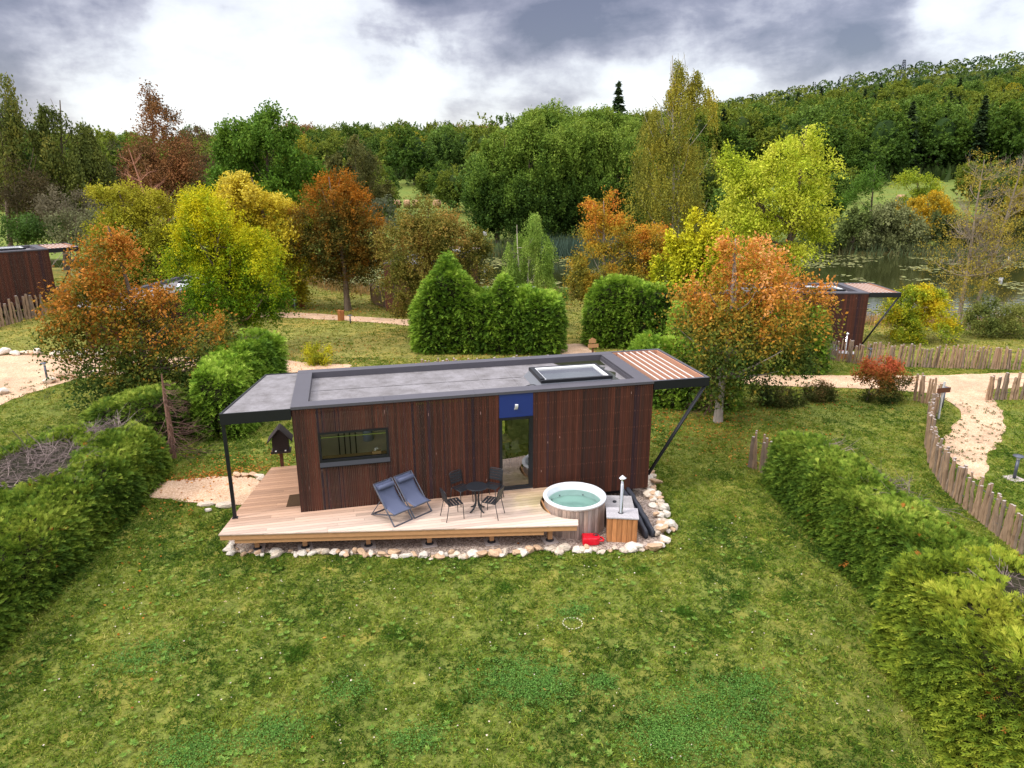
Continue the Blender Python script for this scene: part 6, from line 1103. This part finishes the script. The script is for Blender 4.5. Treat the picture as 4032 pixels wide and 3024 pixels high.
hedge('thuja_hedge', 'dark thuja at the foot of the right orange tree beside the pergola', [(13.4, 9.6), (15.2, 8.6), (17.6, 7.4)], [1.1, 1.2, 1.1], [2.7, 2.6, 2.1], 9500, HG, 9, size=1.35, lump=.25)
# dead conifer with brown whiskery branches
def dead_conifer(x, y, h, label, seed, side=0.):
    g = np.random.default_rng(seed); t = thing('dead_conifer', label, 'tree', (x, y, gz(x, y))); mb = MB(); mb.col = (.22, .12, .085); mb.tube([(0, 0, -.1), (.03, 0, h*.4), (0, .04, h*.75), (.02, 0, h)], [.11, .09, .06, .02], 8, False)
    for k in range(46):
        z = h*g.uniform(.08, .95); a = g.normal()*.9+side; mb.col = tuple(np.array([.17, .10, .075])*g.uniform(.5, 1.2)); bare(mb, np.array([0, 0, z]), (math.cos(a), math.sin(a), -.25), g.uniform(.7, 1.5)*(1.2-z/h), .016, 1, g, .5, .12, 5, 4)
    mb.build('trunk', 'bark', t)
dead_conifer(-4.75, 6.75, 3.1, 'brown bare conifer trunk with whiskery dead twigs beside the tall left hedge', 3, -.3)
dead_conifer(16.0, 6.9, 2.2, 'tangle of dead brown conifer branches left of the grey trunk of the right orange tree', 4, 3.6)

# ------------------------------------------------------------------ grass, weeds and fallen leaves
def inpoly(x, y, poly): return polydist(x, y, poly) < 0
HOLES = [list(PATHS[k]) for k in PATHS]+[BORDER+[(10.8, 4), (-.5, 4), (-1.7, 3.2), (-2.1, .5)]]
def keepg(P): 
    k = np.ones(len(P), bool)
    for h in HOLES: k &= ~inpoly(P[:, 0], P[:, 1], h)
    return k
def blades(name, P, per, h, w, cols, label, seed, spread=.05, tone=None):
    g = np.random.default_rng(seed); P = P[keepg(P)]; n = len(P); z = hgt(P[:, 0], P[:, 1]); B0 = np.stack([P[:, 0], P[:, 1], z], -1); sc = np.clip(1+.55*n3(B0, 2.6), .35, 1.9)
    B = np.repeat(B0, per, 0)+np.concatenate([g.normal(size=(n*per, 2))*spread, np.zeros((n*per, 1))], 1); m = len(B); lean = g.normal(size=(m, 3))*[.75, .75, 0]; D = unit(lean+[0, 0, 1.]); S = unit(np.cross(D, g.normal(size=(m, 3)))); hh = (h*np.repeat(sc, per)*g.uniform(.5, 1.2, m))[:, None]; ww = w*g.uniform(.7, 1.3, (m, 1))
    V = np.stack([B-S*ww*.5, B+S*ww*.5, B+D*hh*.6+S*ww*.45, B+D*hh+lean*hh*.25-np.array([0, 0, .15])*hh], 1).reshape(-1, 3)
    bt = .42+.34*n3(B0, .55)+.22*n3(B0+4, 2.2) if tone is None else tone(B0); C = colmix(cols, np.repeat(bt+g.normal(size=n)*.17, per)+g.normal(size=m)*.09, .22, g); return tag(npmesh(name, V, np.arange(m*4).reshape(-1, 4), 'grass', fcol=C), label, 'grass', kind='stuff')
def scatter(n, l0, l1, d0, d1, seed):
    g = np.random.default_rng(seed); d = np.sqrt(g.uniform(d0**2, d1**2, n)); s = g.uniform(l0, l1, n); return np.stack([CAM[0]+RT[0]*s*d+FW[0]*d, CAM[1]+RT[1]*s*d+FW[1]*d], -1)
GC = [(.040, .090, .011), (.092, .160, .017), (.18, .25, .027), (.29, .33, .045), (.44, .42, .12)]
pn = scatter(150000, -1.02, 1.02, 9, 27, 1); pn = pn[np.random.default_rng(77).random(len(pn)) < np.interp((pn-CAM[:2]) @ FW, [9, 17, 27], [1, .85, .12])]; keepn = n3(np.concatenate([pn, np.zeros((len(pn), 1))], 1), 4.2) > -.55
blades('grass', pn[keepn], 6, .085, .018, GC, 'tufty mown lawn in the foreground', 2, .035)
blades('grass', scatter(62000, -.9, .85, 16, 37, 3), 5, .085, .022, [(.05, .11, .011), (.10, .17, .015), (.18, .24, .022), (.30, .29, .05), (.38, .32, .08)], 'mown grass round the cabin and behind it', 4, .06)
blades('grass', scatter(26000, -.75, .8, 36, 64, 5), 4, .11, .05, [(.10, .16, .018), (.20, .23, .028), (.33, .30, .06), (.40, .29, .09)], 'grass between the path and the pond', 6, .12)
# dark tussocks and clover patches
g = np.random.default_rng(21); tus = []
for (u, v, r_) in ((1630, 1225, .28), (1700, 1300, .2), (1950, 1680, .3), (1600, 1290, .18), (380, 1290, .3), (960, 1540, .3), (1480, 1330, .16), (1560, 1370, .15), (640, 1420, .2), (850, 1370, .2), (1090, 1275, .18), (1385, 1240, .16)):
    c = gp(u, v)[:2]; tus.append(c+g.normal(size=(90, 2))*r_*.75)
blades('tussock_grass', np.concatenate(tus), 5, .10, .012, [(.05, .12, .012), (.08, .17, .016), (.13, .22, .02)], 'darker tussocks of longer grass in the lawn', 22, .03)
cl = []
for (u, v, ru, n_) in ((1110, 1470, .9, 900), (1180, 1500, .6, 500), (1530, 1560, 1.2, 1500), (1440, 1600, .6, 600), (600, 1590, .6, 500), (420, 1640, .7, 600), (1240, 1330, .4, 200), (900, 1600, .5, 300), (760, 1500, .5, 260), (1620, 1490, .6, 500), (1300, 1480, .3, 150), (300, 1430, .8, 400), (1950, 1150, .9, 400)):
    c = gp(u, v)[:2]; cl.append(c+g.normal(size=(n_, 2))*[ru*.6, ru*.42])
cl = np.concatenate(cl); per = 4; n = len(cl); B = np.repeat(np.concatenate([cl, np.full((n, 1), GZ+.05)], 1), per, 0)+g.normal(size=(n*per, 3))*[.03, .03, .014]; m = len(B); A = unit(g.normal(size=(m, 3))*[1, 1, .35]); S = unit(np.cross(A, unit(g.normal(size=(m, 3))*.4+[0, 0, 1])))
V = quads(B, A, S, g.uniform(.02, .045, m), g.uniform(.018, .036, m)); tag(npmesh('clover', V, np.arange(m*4).reshape(-1, 4), 'grass', fcol=colmix([(.05, .13, .018), (.09, .21, .032), (.17, .30, .06)], g.uniform(0, 1, m), .2, g)), 'blue-green clover patches in the lawn', 'clover', kind='stuff')
# flat weed rosettes
n = 1300; P = scatter(n, -1., .62, 9, 18, 31); P = P[(n3(np.concatenate([P, np.zeros((n, 1))], 1), .8) > -.15) & keepg(P)]; n = len(P); per = 7; a = g.uniform(0, 6.28, (n, 1))+np.arange(per)*.9; r_ = g.uniform(.03, .085, (n, 1))*g.uniform(.7, 1.1, (n, per)); A = np.stack([np.cos(a), np.sin(a), np.full(a.shape, .35)], -1).reshape(-1, 3); B = np.repeat(np.concatenate([P, np.full((n, 1), GZ+.045)], 1), per, 0)+A*r_.reshape(-1, 1)*.6
S = unit(np.cross(A, np.tile([[0, 0, 1.]], (len(A), 1)))); V = quads(B, unit(A), S, r_.ravel()*1.2, r_.ravel()*.5); tag(npmesh('lawn_weeds', V, np.arange(len(V)).reshape(-1, 4), 'grass', fcol=colmix([(.09, .18, .02), (.13, .235, .032), (.22, .31, .06)], g.uniform(0, 1, len(A)), .2, g)), 'pale flat weed rosettes scattered in the lawn', 'weeds', kind='stuff')
def litter(cx, cy, sx, sy, n, z=.05):
    P = np.stack([cx+g.normal(size=n)*sx, cy+g.normal(size=n)*sy], -1); return np.concatenate([P, (hgt(P[:, 0], P[:, 1])+z)[:, None]], 1)
B = np.concatenate([litter(14.2, 6.0, 1.7, 1.5, 900), litter(16.6, 4.4, 1.2, 1.6, 260), litter(14.9, 2.6, .5, .7, 90), litter(-1.6, 5.6, 1.8, .9, 420), litter(-3.2, 4.9, 1.1, .25, 420), litter(-3.9, 2.6, .6, .5, 60), litter(-4., -1., .8, 4, 60), litter(3, -5, 5, 3.5, 22), litter(-1, 20, 2.5, 2.5, 500), litter(9, 17, 3, 1, 250), litter(-1, 36, 8, 2.4, 700, .08), litter(21, 7, 2.4, .9, 260)])
m = len(B); A = unit(g.normal(size=(m, 3))*[1, 1, .3]); S = unit(np.cross(A, unit(g.normal(size=(m, 3))*.5+[0, 0, 1]))); far = np.clip((B[:, 1]+12)/28, 1, 1.7); V = quads(B, A, S, g.uniform(.05, .10, m)*far, g.uniform(.04, .07, m)*far); tag(npmesh('fallen_leaves', V, np.arange(m*4).reshape(-1, 4), 'leaf', fcol=colmix([(.22, .07, .02), (.45, .15, .02), (.60, .28, .06)], g.uniform(0, 1, m), .25, g)), 'orange and rust fallen leaves on the grass', 'fallen leaves', kind='stuff')
# small weeds seeded on the gravel bend
P = np.array([gp(u, v)[:2] for u, v in zip(g.uniform(2050, 2170, 130), g.uniform(868, 1000, 130))]+[gp(u, v)[:2] for u, v in zip(g.uniform(0, 110, 60), np.linspace(868, 828, 60))]); k = inpoly(P[:, 0], P[:, 1], list(PATHS['side_path'])) | (P[:, 0] < 0); P = P[k]; per = 7
B = np.repeat(np.concatenate([P, (hgt(P[:, 0], P[:, 1])+.05)[:, None]], 1), per, 0)+g.normal(size=(len(P)*per, 3))*[.045, .045, .015]; m = len(B); A = unit(g.normal(size=(m, 3))*[1, 1, .4]); S = unit(np.cross(A, unit(g.normal(size=(m, 3))*.4+[0, 0, 1]))); V = quads(B, A, S, g.uniform(.04, .09, m), g.uniform(.03, .06, m)); tag(npmesh('path_weeds', V, np.arange(m*4).reshape(-1, 4), 'grass', fcol=colmix([(.05, .08, .02), (.12, .15, .04)], g.uniform(0, 1, m), .2, g)), 'small green weeds growing through the gravel', 'weeds', kind='stuff')
print('objects', len(bpy.data.objects), 'polys', sum(len(o.data.polygons) for o in bpy.data.objects if o.type == 'MESH'))
